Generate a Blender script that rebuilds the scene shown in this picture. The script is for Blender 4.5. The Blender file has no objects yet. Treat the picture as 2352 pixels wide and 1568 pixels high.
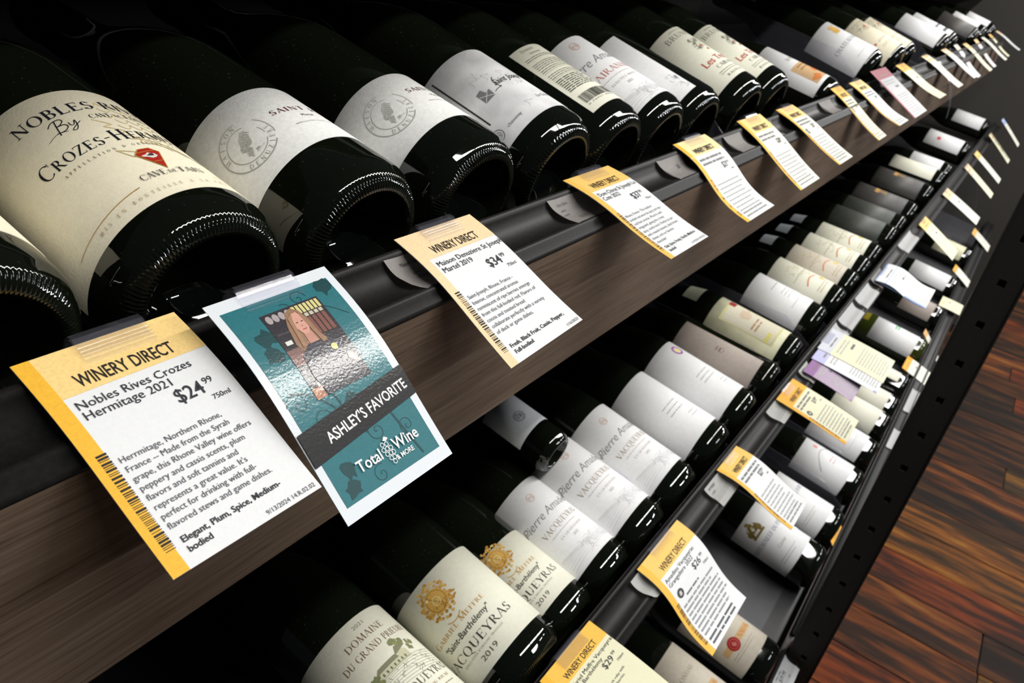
import bpy, bmesh, math, random
from mathutils import Vector, Matrix
R = math.radians
random.seed(7)
H0 = 1.4                      # camera height; all shelf numbers below are relative to the lens
C = bpy.context.scene.collection
sc = bpy.context.scene

# ------------------------------------------------------------------ camera, world, lights
cam = bpy.data.cameras.new('camera'); camo = bpy.data.objects.new('camera', cam); C.objects.link(camo)
sc.camera = camo
rt = Vector((.5661662, -.80843692, .16025874)); dn = Vector((-.33052678, -.40048168, -.85449026))
rt.normalize(); dn = (dn - rt * dn.dot(rt)).normalized(); fw = rt.cross(dn).normalized()
camo.matrix_world = Matrix(((rt.x, -dn.x, -fw.x, 0), (rt.y, -dn.y, -fw.y, 0), (rt.z, -dn.z, -fw.z, H0), (0, 0, 0, 1)))
cam.lens = 27.21; cam.sensor_width = 36; cam.clip_start = .01; cam.clip_end = 60
cam.dof.use_dof = True; cam.dof.focus_distance = .33; cam.dof.aperture_fstop = 24
w = bpy.data.worlds.new('store'); sc.world = w; w.use_nodes = True
w.node_tree.nodes['Background'].inputs[0].default_value = (.75, .85, 1, 1)
w.node_tree.nodes['Background'].inputs[1].default_value = .022
def area(x, y, z, sx, sy, p, col=(1, .97, .92)):
    l = bpy.data.lights.new('ceiling_lamp', 'AREA'); l.shape = 'RECTANGLE'; l.size = sx; l.size_y = sy; l.energy = p; l.color = col
    o = bpy.data.objects.new('ceiling_lamp', l); C.objects.link(o); o.location = (x, y, z)
    return o
for k in range(6):
    area(.35 + 1.25 * k, -.56, 2.85, 1.17, .13, 15)
for k in range(4):
    area(1.6 + 2.0 * k, -2.3, 2.85, 1.17, .13, 30, (.95, .97, 1))
sc.view_settings.view_transform = 'Standard'; sc.view_settings.look = 'None'
sc.view_settings.exposure = .64; sc.view_settings.gamma = 1; sc.view_settings.use_curve_mapping = False

# ------------------------------------------------------------------ materials
MT = {}
def mat(name, col, rough=.5, metal=0, spec=.5, coat=0, noise=0, nscale=40, bump=0, bscale=200, specks=0, col2=None, trans=0, crough=.05, stretch=None, alpha=1):
    if name in MT: return MT[name]
    m = bpy.data.materials.new(name); m.use_nodes = True; nt = m.node_tree; b = nt.nodes['Principled BSDF']
    b.inputs['Base Color'].default_value = (*col, 1); b.inputs['Roughness'].default_value = rough; b.inputs['Metallic'].default_value = metal
    b.inputs['Specular IOR Level'].default_value = spec; b.inputs['Coat Weight'].default_value = coat; b.inputs['Coat Roughness'].default_value = crough
    b.inputs['Transmission Weight'].default_value = trans; b.inputs['Alpha'].default_value = alpha
    tc = nt.nodes.new('ShaderNodeTexCoord'); mp = nt.nodes.new('ShaderNodeMapping'); nt.links.new(tc.outputs['Object'], mp.inputs[0])
    if stretch: mp.inputs['Scale'].default_value = stretch
    last = None
    if noise:
        n = nt.nodes.new('ShaderNodeTexNoise'); n.inputs['Scale'].default_value = nscale; n.inputs['Detail'].default_value = 6; nt.links.new(mp.outputs[0], n.inputs['Vector'])
        r = nt.nodes.new('ShaderNodeValToRGB'); c2 = col2 or tuple(c * (1 - noise) for c in col)
        r.color_ramp.elements[0].position = .35; r.color_ramp.elements[1].position = .65
        r.color_ramp.elements[0].color = (*c2, 1); r.color_ramp.elements[1].color = (*col, 1)
        nt.links.new(n.outputs['Fac'], r.inputs[0]); last = r.outputs[0]
    if specks:
        v = nt.nodes.new('ShaderNodeTexVoronoi'); v.inputs['Scale'].default_value = 260; nt.links.new(mp.outputs[0], v.inputs['Vector'])
        n2 = nt.nodes.new('ShaderNodeTexNoise'); n2.inputs['Scale'].default_value = 60; nt.links.new(mp.outputs[0], n2.inputs['Vector'])
        a = nt.nodes.new('ShaderNodeMath'); a.operation = 'MULTIPLY'; a.inputs[1].default_value = .30; nt.links.new(n2.outputs['Fac'], a.inputs[0])
        c = nt.nodes.new('ShaderNodeMath'); c.operation = 'LESS_THAN'; nt.links.new(v.outputs['Distance'], c.inputs[0]); nt.links.new(a.outputs[0], c.inputs[1])
        c.inputs[1].default_value = .1
        sb = nt.nodes.new('ShaderNodeMath'); sb.operation = 'SUBTRACT'; sb.inputs[1].default_value = .055; nt.links.new(a.outputs[0], sb.inputs[0]); nt.links.new(sb.outputs[0], c.inputs[1])
        mx = nt.nodes.new('ShaderNodeMix'); mx.data_type = 'RGBA'; nt.links.new(c.outputs[0], mx.inputs['Factor'])
        mx.inputs['A'].default_value = (*col, 1); mx.inputs['B'].default_value = (specks, specks, specks * .95, 1)
        if last: nt.links.new(last, mx.inputs['A'])
        last = mx.outputs['Result']
    if last: nt.links.new(last, b.inputs['Base Color'])
    if bump:
        n = nt.nodes.new('ShaderNodeTexNoise'); n.inputs['Scale'].default_value = bscale; n.inputs['Detail'].default_value = 3; nt.links.new(mp.outputs[0], n.inputs['Vector'])
        bp = nt.nodes.new('ShaderNodeBump'); bp.inputs['Strength'].default_value = bump; bp.inputs['Distance'].default_value = .001
        nt.links.new(n.outputs['Fac'], bp.inputs['Height']); nt.links.new(bp.outputs[0], b.inputs['Normal'])
        if coat: nt.links.new(bp.outputs[0], b.inputs['Coat Normal'])
    MT[name] = m
    return m
def ink(rgb, gloss=0):
    k = 'ink_%d_%d_%d%s' % (rgb[0], rgb[1], rgb[2], '_gloss' if gloss else '')
    lin = tuple((c / 255) ** 2.2 for c in rgb)
    if gloss: return mat(k, lin, .5, coat=1, crough=.16, bump=.09, bscale=900, noise=.08, nscale=500, spec=.2)
    return mat(k, lin, .6, noise=.12, nscale=900, spec=.3)
GLASS = mat('dark_bottle_glass', (.0035, .0045, .0025), .035, spec=.55, specks=0)
GLASSN = mat('dusty_bottle_glass', (.0035, .0045, .0025), .035, spec=.55, specks=.022)
OLIVE = mat('olive_bottle_glass', (.03, .04, .006), .05)
FOIL = mat('black_capsule_foil', (.01, .009, .009), .35, metal=.3, noise=.4)
FOILR = mat('burgundy_capsule_foil', (.10, .006, .01), .35, metal=.3, noise=.4)
FOILY = mat('mustard_capsule_foil', (.30, .24, .01), .4, metal=.2, noise=.2)
FOILW = mat('white_capsule_foil', (.6, .6, .58), .4, metal=.1, noise=.1)
PW = mat('white_label_paper', (.82, .82, .82), .62, noise=.05, nscale=300, bump=.12, bscale=900, spec=.25)
PWF = mat('flecked_white_label_paper', (.80, .80, .78), .62, noise=.18, nscale=420, col2=(.72, .72, .69), bump=.15, bscale=1200, spec=.25)
PC = mat('cream_label_paper', (.82, .76, .58), .6, noise=.05, nscale=300, bump=.12, bscale=900, spec=.25)
PI = mat('ivory_label_paper', (.77, .76, .63), .6, noise=.05, nscale=300, bump=.1, bscale=900, spec=.25)
PM = mat('grey_marbled_label_paper', (.78, .78, .78), .6, noise=.3, nscale=45, col2=(.56, .56, .57), bump=.1, bscale=900, spec=.25)
PT = mat('taupe_label_paper', (.42, .36, .32), .6, noise=.08, nscale=200, spec=.25)
PB = mat('beige_label_paper', (.62, .56, .46), .6, noise=.08, nscale=200, spec=.25)
PK = mat('charcoal_label_paper', (.075, .07, .065), .5, noise=.2, nscale=100)
PG = mat('dark_olive_label_paper', (.05, .055, .045), .5, noise=.2, nscale=100)
PY = mat('yellow_white_label_paper', (.74, .72, .50), .6, noise=.15, nscale=60, spec=.25)
TW = mat('tag_card_white', (.80, .81, .82), .55, noise=.03, nscale=500, bump=.08, bscale=900, spec=.3)
TCR = mat('tag_card_cream', (.80, .78, .55), .55, noise=.03, nscale=500, bump=.08, bscale=900, spec=.3)
TPAL = mat('tag_card_pale_cream', (.80, .79, .68), .55, noise=.03, nscale=500, spec=.3)
GLO = mat('laminated_card_white', (.74, .78, .82), .5, coat=1, crough=.16, bump=.09, bscale=900, spec=.2)
RAIL = mat('black_rail_plastic', (.018, .017, .016), .46, spec=.4, noise=.3, nscale=400, bump=.05, bscale=1500)
BLK = mat('black_steel', (.012, .012, .012), .45, noise=.3, nscale=90)
PANEL = mat('dark_brown_painted_steel', (.055, .050, .045), .6, noise=.12, nscale=120)
CLEAR = mat('clear_plastic', (.92, .93, 1), .06, trans=1, spec=.5, alpha=1)
CLEAR.node_tree.nodes['Principled BSDF'].inputs['IOR'].default_value = 1.25
# wood-grained fascia
def wood_mat():
    m = bpy.data.materials.new('brown_woodgrain_laminate'); m.use_nodes = True; nt = m.node_tree; b = nt.nodes['Principled BSDF']
    tc = nt.nodes.new('ShaderNodeTexCoord'); mp = nt.nodes.new('ShaderNodeMapping'); nt.links.new(tc.outputs['Object'], mp.inputs[0])
    mp.inputs['Scale'].default_value = (11, 60, 420)
    n = nt.nodes.new('ShaderNodeTexNoise'); n.inputs['Scale'].default_value = 1.6; n.inputs['Detail'].default_value = 8; n.inputs['Roughness'].default_value = .65; n.inputs['Distortion'].default_value = .6
    nt.links.new(mp.outputs[0], n.inputs['Vector'])
    r = nt.nodes.new('ShaderNodeValToRGB'); nt.links.new(n.outputs['Fac'], r.inputs[0])
    e = r.color_ramp.elements; e[0].position = .30; e[0].color = (.062, .040, .026, 1); e[1].position = .62; e[1].color = (.165, .118, .084, 1)
    x = e.new(.46); x.color = (.128, .090, .063, 1)
    mp2 = nt.nodes.new('ShaderNodeMapping'); nt.links.new(tc.outputs['Object'], mp2.inputs[0]); mp2.inputs['Scale'].default_value = (3, 20, 55)
    n2 = nt.nodes.new('ShaderNodeTexNoise'); n2.inputs['Scale'].default_value = 2.5; n2.inputs['Detail'].default_value = 2; nt.links.new(mp2.outputs[0], n2.inputs['Vector'])
    mx = nt.nodes.new('ShaderNodeMix'); mx.data_type = 'RGBA'; mx.blend_type = 'MULTIPLY'; mx.inputs['Factor'].default_value = .6
    r2 = nt.nodes.new('ShaderNodeValToRGB'); r2.color_ramp.elements[0].color = (.72, .66, .62, 1); r2.color_ramp.elements[0].position = .35; r2.color_ramp.elements[1].position = .65
    nt.links.new(n2.outputs['Fac'], r2.inputs[0]); nt.links.new(r.outputs[0], mx.inputs['A']); nt.links.new(r2.outputs[0], mx.inputs['B'])
    nt.links.new(mx.outputs['Result'], b.inputs['Base Color']); b.inputs['Roughness'].default_value = .42
    bp = nt.nodes.new('ShaderNodeBump'); bp.inputs['Strength'].default_value = .25; bp.inputs['Distance'].default_value = .0006
    nt.links.new(n.outputs['Fac'], bp.inputs['Height']); nt.links.new(bp.outputs[0], b.inputs['Normal'])
    return m
WOOD = wood_mat()
def plank_mat():
    m = bpy.data.materials.new('reclaimed_floor_plank'); m.use_nodes = True; nt = m.node_tree; b = nt.nodes['Principled BSDF']
    tc = nt.nodes.new('ShaderNodeTexCoord'); oi = nt.nodes.new('ShaderNodeObjectInfo')
    ad = nt.nodes.new('ShaderNodeVectorMath'); ad.operation = 'ADD'; nt.links.new(tc.outputs['Object'], ad.inputs[0])
    ml = nt.nodes.new('ShaderNodeVectorMath'); ml.operation = 'SCALE'; ml.inputs['Scale'].default_value = 31
    cb = nt.nodes.new('ShaderNodeCombineXYZ'); nt.links.new(oi.outputs['Random'], cb.inputs[0]); nt.links.new(oi.outputs['Random'], cb.inputs[1]); nt.links.new(cb.outputs[0], ml.inputs[0]); nt.links.new(ml.outputs[0], ad.inputs[1])
    mp = nt.nodes.new('ShaderNodeMapping'); mp.inputs['Scale'].default_value = (17, 2.2, 10); nt.links.new(ad.outputs[0], mp.inputs[0])
    n = nt.nodes.new('ShaderNodeTexNoise'); n.inputs['Scale'].default_value = 1.4; n.inputs['Detail'].default_value = 7; n.inputs['Roughness'].default_value = .6; nt.links.new(mp.outputs[0], n.inputs['Vector'])
    r = nt.nodes.new('ShaderNodeValToRGB'); nt.links.new(n.outputs['Fac'], r.inputs[0]); e = r.color_ramp.elements
    e[0].position = .28; e[0].color = (.007, .004, .0025, 1); e[1].position = .72; e[1].color = (.17, .095, .020, 1)
    x = e.new(.45); x.color = (.022, .010, .004, 1); x = e.new(.58); x.color = (.105, .036, .007, 1)
    r2 = nt.nodes.new('ShaderNodeValToRGB'); nt.links.new(oi.outputs['Random'], r2.inputs[0]); r2.color_ramp.interpolation = 'CONSTANT'; f = r2.color_ramp.elements
    f[0].color = (1.1, .8, .6, 1); f[1].position = .22; f[1].color = (.30, .28, .25, 1)
    for p, c in ((.40, (1.2, 1.35, .8)), (.55, (1.2, .62, .36)), (.72, (.45, .36, .28)), (.86, (1.5, 1.35, .7))): q = f.new(p); q.color = (*c, 1)
    mx = nt.nodes.new('ShaderNodeMix'); mx.data_type = 'RGBA'; mx.blend_type = 'MULTIPLY'; mx.inputs['Factor'].default_value = 1
    nt.links.new(r.outputs[0], mx.inputs['A']); nt.links.new(r2.outputs[0], mx.inputs['B']); nt.links.new(mx.outputs['Result'], b.inputs['Base Color'])
    b.inputs['Roughness'].default_value = .62; b.inputs['Specular IOR Level'].default_value = .12
    return m
PLANK = plank_mat()

# ------------------------------------------------------------------ object helpers
def link(o, parent=None, loc=None):
    C.objects.link(o)
    if loc is not None: o.location = loc
    if parent: o.parent = parent
    return o
def mesh_obj(name, bm, mats, parent=None, loc=None, smooth=False):
    me = bpy.data.meshes.new(name); bm.to_mesh(me); bm.free()
    for m in (mats if isinstance(mats, (list, tuple)) else [mats]): me.materials.append(m)
    if smooth: me.polygons.foreach_set('use_smooth', [True] * len(me.polygons))
    return link(bpy.data.objects.new(name, me), parent, loc)
def inst(name, me, parent=None, loc=None): return link(bpy.data.objects.new(name, me), parent, loc)
def thing(name, label, cat, loc, group=None):
    o = link(bpy.data.objects.new(name, None), None, loc); o.empty_display_size = .02
    o['label'] = label; o['category'] = cat
    if group: o['group'] = group
    return o
def box(bm, x0, x1, y0, y1, z0, z1):
    v = [bm.verts.new((x, y, z)) for x in (x0, x1) for y in (y0, y1) for z in (z0, z1)]
    for f in ((0, 1, 3, 2), (4, 6, 7, 5), (0, 4, 5, 1), (2, 3, 7, 6), (0, 2, 6, 4), (1, 5, 7, 3)): bm.faces.new([v[i] for i in f])
def sweep_x(bm, prof, x0, x1, closed=True, n=1):
    rows = [[bm.verts.new((x0 + (x1 - x0) * i / n, y, z)) for y, z in prof] for i in range(n + 1)]
    k = len(prof)
    for i in range(n):
        for j in range(k if closed else k - 1):
            bm.faces.new((rows[i][j], rows[i + 1][j], rows[i + 1][(j + 1) % k], rows[i][(j + 1) % k]))
    if closed: bm.faces.new(rows[0]); bm.faces.new(rows[-1][::-1])

# ------------------------------------------------------------------ flat print (polygons in mm)
_tc = {}
def sans(s, size, bold):
    k = (s, size, bold)
    if k not in _tc:
        cu = bpy.data.curves.new('t', 'FONT'); cu.body = s; cu.size = size; cu.resolution_u = 2 if len(s) > 14 else 3; cu.offset = bold; cu.fill_mode = 'FRONT'
        o = bpy.data.objects.new('t', cu); me = o.to_mesh()
        vs = [(v.co.x, v.co.y) for v in me.vertices]; fs = [tuple(p.vertices) for p in me.polygons]
        o.to_mesh_clear(); bpy.data.objects.remove(o); bpy.data.curves.remove(cu)
        w_ = max([v[0] for v in vs] or [0]); x0 = min([v[0] for v in vs] or [0])
        _tc[k] = (vs, fs, x0, w_)
    return _tc[k]
TK, TN = .135, .045
def _arc(cx, cy, rx, ry, a0, a1, n=14):
    o = []; i_ = []
    for i in range(n + 1):
        a = R(a0 + (a1 - a0) * i / n); t = TN + (TK - TN) * abs(math.cos(a)) ** 1.5
        o.append((cx + rx * math.cos(a), cy + ry * math.sin(a))); i_.append((cx + (rx - t) * math.cos(a), cy + (ry - t * .6 - .01) * math.sin(a)))
    return [[o[i], o[i + 1], i_[i + 1], i_[i]] for i in range(n)]
def _ln(x0, y0, x1, y1, t):
    h = t / 2
    if abs(y1 - y0) < 1e-6: return [[(x0, y0 - h), (x1, y0 - h), (x1, y0 + h), (x0, y0 + h)]]
    return [[(x0 - h, y0), (x0 + h, y0), (x1 + h, y1), (x1 - h, y1)]]
def _sf(x, y, w_=.24): return [[(x - w_ / 2, y), (x + w_ / 2, y), (x + w_ / 2, y + .04), (x - w_ / 2, y + .04)]]
def _st(x): return _ln(x, 0, x, 1, TK) + _sf(x, 0) + _sf(x, .96)
def _gl(c):
    T, t = TK, TN
    G = {
     'I': (_st(.16), .32), 'L': (_st(.16) + _ln(.16, .022, .6, .022, .045) + _ln(.58, 0, .6, .22, .03), .64),
     'E': (_st(.16) + _ln(.16, .022, .6, .022, .045) + _ln(.16, .978, .58, .978, .045) + _ln(.16, .52, .45, .52, .045) + _ln(.59, 0, .61, .22, .03) + _ln(.56, .8, .57, 1, .03) + _ln(.45, .42, .45, .62, .03), .68),
     'F': (_st(.16) + _ln(.16, .978, .58, .978, .045) + _ln(.16, .52, .45, .52, .045) + _ln(.56, .8, .57, 1, .03) + _ln(.45, .42, .45, .62, .03), .62),
     'T': (_st(.36) + _ln(.04, .978, .68, .978, .045) + _ln(.04, .78, .05, 1, .03) + _ln(.67, 1, .68, .78, .03), .72),
     'H': (_st(.16) + _st(.66) + _ln(.16, .52, .66, .52, .045), .84),
     'N': (_ln(.14, 0, .14, 1, t) + _ln(.12, 1, .70, 0, T) + _ln(.70, 0, .70, 1, t) + _sf(.14, 0) + _sf(.10, .96, .2) + _sf(.70, .96), .86),
     'M': (_ln(.12, 0, .17, 1, t) + _ln(.17, 1, .46, 0, T) + _ln(.46, 0, .78, 1, t) + _ln(.80, 1, .84, 0, T) + _sf(.12, 0) + _sf(.84, 0), .98),
     'A': (_ln(.08, 0, .38, 1, t) + _ln(.36, 1, .70, 0, T) + _ln(.2, .34, .58, .34, .045) + _sf(.08, 0, .2) + _sf(.70, 0), .78),
     'V': (_ln(.08, 1, .40, 0, T) + _ln(.40, 0, .68, 1, t) + _sf(.08, .96) + _sf(.68, .96, .2), .76),
     'U': (_ln(.16, .3, .16, 1, T) + _ln(.66, .3, .66, 1, t) + _sf(.16, .96) + _sf(.66, .96, .2) + _arc(.385, .32, .285, .32, 180, 360), .82),
     'O': (_arc(.44, .5, .40, .51, 0, 360, 26), .88), 'C': (_arc(.44, .5, .40, .51, 45, 315, 22) + _ln(.74, .7, .75, .98, .03), .80),
     'G': (_arc(.44, .5, .40, .51, 45, 320, 22) + _ln(.72, .02, .72, .42, T * .9) + _sf(.70, .40), .88),
     'Q': (_arc(.44, .5, .40, .51, 0, 360, 26) + _ln(.5, .02, .86, -.22, T), .90),
     'D': (_st(.16) + _arc(.30, .5, .50, .5, -90, 90, 16) + _ln(.16, .022, .32, .022, .045) + _ln(.16, .978, .32, .978, .045), .84),
     'B': (_st(.16) + _arc(.32, .26, .30, .27, -90, 90) + _arc(.30, .75, .26, .25, -90, 90) + _ln(.16, .52, .32, .52, .045) + _ln(.16, .022, .32, .022, .045) + _ln(.16, .978, .32, .978, .045), .68),
     'P': (_st(.16) + _arc(.30, .73, .28, .27, -90, 90) + _ln(.16, .48, .32, .48, .045) + _ln(.16, .978, .32, .978, .045), .62),
     'R': (_st(.16) + _arc(.30, .74, .27, .26, -90, 90) + _ln(.16, .50, .32, .50, .045) + _ln(.16, .978, .32, .978, .045) + _ln(.34, .5, .70, 0, T) + _sf(.72, 0, .18), .78),
     'S': (_arc(.30, .75, .22, .26, 30, 250, 12) + _arc(.30, .27, .25, .28, -160, 75, 14) + _ln(.10, .62, .50, .40, T) + _ln(.50, .75, .51, .97, .03) + _ln(.06, .03, .07, .27, .03), .60),
     'J': (_ln(.30, .1, .30, 1, T) + _sf(.30, .96) + _arc(.18, .08, .185, .2, 190, 360, 8), .46),
     'K': (_st(.16) + _ln(.22, .42, .62, 1, t) + _ln(.32, .6, .68, 0, T) + _sf(.62, .96, .2) + _sf(.70, 0), .78),
     'X': (_ln(.08, 1, .66, 0, T) + _ln(.08, 0, .64, 1, t) + _sf(.08, 0, .2) + _sf(.66, 0) + _sf(.08, .96) + _sf(.64, .96, .2), .74),
     'Y': (_ln(.36, 0, .36, .46, T) + _ln(.06, 1, .36, .42, T) + _ln(.36, .42, .66, 1, t) + _sf(.36, 0) + _sf(.06, .96, .2) + _sf(.66, .96, .2), .72),
     'Z': (_ln(.06, 0, .60, 1, T) + _ln(.05, .022, .62, .022, .045) + _ln(.06, .978, .62, .978, .045) + _ln(.61, 0, .62, .2, .03) + _ln(.06, .8, .07, 1, .03), .68),
     '-': (_ln(.06, .42, .34, .42, .06), .40), "'": (_ln(.08, .75, .10, 1, .07), .2), ' ': ([], .36), '.': (_ln(.08, 0, .08, .1, .1), .2), '"': (_ln(.08, .75, .10, 1, .05) + _ln(.2, .75, .22, 1, .05), .3)}
    if c in 'ÉÈ': g, a = G['E']; return g + _ln(.3, 1.08, .4, 1.25, .05), a
    if c == 'À': g, a = G['A']; return g + _ln(.4, 1.08, .3, 1.25, .05), a
    if c == 'Â': g, a = G['A']; return g + _ln(.3, 1.08, .38, 1.2, .05) + _ln(.46, 1.08, .38, 1.2, .05), a
    return G.get(c, G[' '])
_gc = {}
def gl(c):
    if c not in _gc: _gc[c] = _gl(c)
    return _gc[c]
class Print:
    def __init__(s): s.L = []; s.z = 0
    def add(s, polys, col, verts=None): s.L.append((polys, col, s.z, verts))
    def layer(s): s.z += 1
    def poly(s, pts, col): s.add([pts], col)
    def rect(s, x0, y0, x1, y1, col): s.add([[(x0, y0), (x1, y0), (x1, y1), (x0, y1)]], col)
    def circ(s, x, y, r, col, n=20, ry=None):
        s.add([[(x + r * math.cos(6.2832 * i / n), y + (ry or r) * math.sin(6.2832 * i / n)) for i in range(n)]], col)
    def ring(s, x, y, r, t, col, n=36, a0=0, a1=360, ry=None):
        k = (ry or r) / r; P = []
        for i in range(n):
            a, b = R(a0 + (a1 - a0) * i / n), R(a0 + (a1 - a0) * (i + 1) / n)
            P.append([(x + q * math.cos(e), y + q * k * math.sin(e)) for q, e in ((r, a), (r, b), (r - t, b), (r - t, a))])
        s.add(P, col)
    def line(s, pts, wd, col):
        P = []
        for (x0, y0), (x1, y1) in zip(pts, pts[1:]):
            d = math.hypot(x1 - x0, y1 - y0) or 1; nx, ny = -(y1 - y0) / d * wd / 2, (x1 - x0) / d * wd / 2
            P.append([(x0 + nx, y0 + ny), (x0 - nx, y0 - ny), (x1 - nx, y1 - ny), (x1 + nx, y1 + ny)])
        s.add(P, col)
    def curve(s, f, wd, col, n=20): s.line([f(i / n) for i in range(n + 1)], wd, col)
    def sans(s, t, x, y, size, col, sx=1, shear=0, bold=0, al='L', width=None, rot=0):
        vs, fs, x0, w_ = sans(t, size * 1.38, bold)
        if width: sx = width / max(w_, .01)
        ox = {'L': 0, 'C': -w_ * sx / 2, 'R': -w_ * sx}[al]; c, d = math.cos(rot), math.sin(rot)
        q = [(ox + a * sx + b * shear, b) for a, b in vs]
        s.add(fs, col, [(x + a * c - b * d, y + a * d + b * c) for a, b in q])
    def serif(s, t, x, y, size, col, sx=1, gap=.06, width=None, al='L', rise=0, small=None, shear=0):
        adv = []; 
        for ch in t:
            g, a = gl(ch.upper()); k = size * (small or 1) if (small and ch.islower()) else size; adv.append((g, a, k))
        tot = sum(a * k + gap * size for g, a, k in adv)
        if width: sx = width / tot
        cx = x - (tot * sx / 2 if al == 'C' else 0); P = []
        for g, a, k in adv:
            for p in g: P.append([(cx + (u * k + v * k * shear) * sx, y + v * k + rise * (cx + u * k * sx - x)) for u, v in p])
            cx += (a * k + gap * size) * sx
        s.add(P, col)
    def ringtext(s, t, x, y, r, size, col, a0, a1, inward=False, serif=True):
        n = len(t); P = []
        for i, ch in enumerate(t):
            a = R(a0 + (a1 - a0) * i / max(1, n - 1)); g, ad = gl(ch.upper())
            tx, ty = (math.sin(a), -math.cos(a)) if not inward else (-math.sin(a), math.cos(a))
            ux, uy = (math.cos(a), math.sin(a)) if not inward else (-math.cos(a), -math.sin(a))
            for p in g: P.append([(x + r * math.cos(a) + tx * (u - ad / 2) * size + ux * v * size, y + r * math.sin(a) + ty * (u - ad / 2) * size + uy * v * size) for u, v in p])
        s.add(P, col)
    def blob(s, x, y, rx, ry, col, n=12, j=.25, seed=1):
        rd = random.Random(seed)
        s.add([[(x + rx * (1 + rd.uniform(-j, j)) * math.cos(6.2832 * i / n), y + ry * (1 + rd.uniform(-j, j)) * math.sin(6.2832 * i / n)) for i in range(n)]], col)
    def scrib(s, x0, y0, x1, y1, col, n=20, wd=.3, seed=1, ln=5):
        rd = random.Random(seed)
        for _ in range(n):
            x, y = rd.uniform(x0, x1), rd.uniform(y0, y1); a = rd.uniform(0, 3.1); pts = [(x, y)]
            for k in range(3):
                a += rd.uniform(-.8, .8); x += math.cos(a) * ln / 3; y += math.sin(a) * ln / 3; pts.append((min(max(x, x0), x1), min(max(y, y0), y1)))
            s.line(pts, wd, col)
    def textbars(s, x0, x1, y, rows, dy, h, col, seed=1):
        rd = random.Random(seed); P = []
        for r in range(rows):
            x = x0; e = x1 - rd.uniform(0, .25) * (x1 - x0)
            while x < e:
                wl = min(rd.uniform(1.2, 4.5) * h * 1.1, e - x); P.append([(x, y - r * dy), (x + wl, y - r * dy), (x + wl, y - r * dy + h * .62), (x, y - r * dy + h * .62)]); x += wl + h * .5
        s.add(P, col)
    def barcode(s, x0, y0, x1, y1, col, vert=True, seed=1):
        rd = random.Random(seed); P = []; y = y0
        if vert:
            while y < y1: h = rd.choice((.25, .25, .4, .75)); P.append([(x0, y), (x1, y), (x1, y + h), (x0, y + h)]); y += h + rd.choice((.3, .35, .6))
        else:
            x = x0
            while x < x1: h = rd.choice((.2, .2, .35, .6)); P.append([(x, y0), (x + h, y0), (x + h, y1), (x, y1)]); x += h + rd.choice((.25, .3, .5))
        s.add(P, col)
    def build(s, name, parent, mapf, cu=None, cv=None, gloss=0, lift=.00012):
        cols = []; bm = bmesh.new(); bz = bm.verts.layers.float.new('lift')
        for polys, col, z, verts in s.L:
            if col not in cols: cols.append(col)
            mi = cols.index(col)
            if verts is not None:
                V = [bm.verts.new((a, b, 0)) for a, b in verts]
                for v in V: v[bz] = lift * (1 + z * .6)
                for f in polys:
                    try: q = bm.faces.new([V[i] for i in f]); q.material_index = mi
                    except ValueError: pass
            else:
                for p in polys:
                    V = [bm.verts.new((a, b, 0)) for a, b in p]
                    for v in V: v[bz] = lift * (1 + z * .6)
                    q = bm.faces.new(V); q.material_index = mi
        for step, ax in ((cu, 0), (cv, 1)):
            if not step: continue
            lo = min(v.co[ax] for v in bm.verts); hi = max(v.co[ax] for v in bm.verts); k = math.ceil(lo / step)
            no = (1, 0, 0) if ax == 0 else (0, 1, 0)
            while k * step < hi:
                co = (k * step, 0, 0) if ax == 0 else (0, k * step, 0)
                fs = [f for f in bm.faces if min(v.co[ax] for v in f.verts) < k * step - 1e-5 and max(v.co[ax] for v in f.verts) > k * step + 1e-5]
                if fs:
                    g = list({e for f in fs for e in f.edges} | {v for f in fs for v in f.verts}) + fs
                    bmesh.ops.bisect_plane(bm, geom=g, plane_co=co, plane_no=no)
                k += 1
        for f in bm.faces:
            f.normal_update()
            if f.normal.z < 0: f.normal_flip()
        for v in bm.verts: v.co = mapf(v.co.x, v.co.y, v[bz])
        return mesh_obj(name, bm, [ink(c, gloss) for c in cols], parent)

# ------------------------------------------------------------------ bottles
LB = .027          # label foot above the base plane
def body_profile(r=.041, L=.295):
    k = r / .041
    P = [(.0, .030), (.008 * k, .029), (.016 * k, .024), (.022 * k, .014), (.0265 * k, .005), (.0285 * k, .0012)]   # punt
    P += [(.0298 * k, .0002), (.0318 * k, 0), (.0336 * k, .0004), (.0352 * k, .0016), (.0368 * k, .0034)]          # bearing ring (knurled)
    P += [(.0382 * k, .0052), (.0386 * k, .0066), (.0400 * k, .0088), (.0408 * k, .0118), (.041 * k, .0155)]      # stepped heel
    S = L / .295
    P += [(.041 * k, .09 * S), (.041 * k, .142 * S), (.0402 * k, .155 * S), (.038 * k, .168 * S), (.0335 * k, .184 * S), (.0275 * k, .199 * S), (.021 * k, .215 * S), (.0168 * k, .229 * S), (.015, .245 * S), (.0142, .272 * S), (.0145, .278 * S), (.0158, .280 * S), (.0158, .287 * S), (.0142, .290 * S), (.0135, .295 * S), (0, .295 * S)]
    return P
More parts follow.
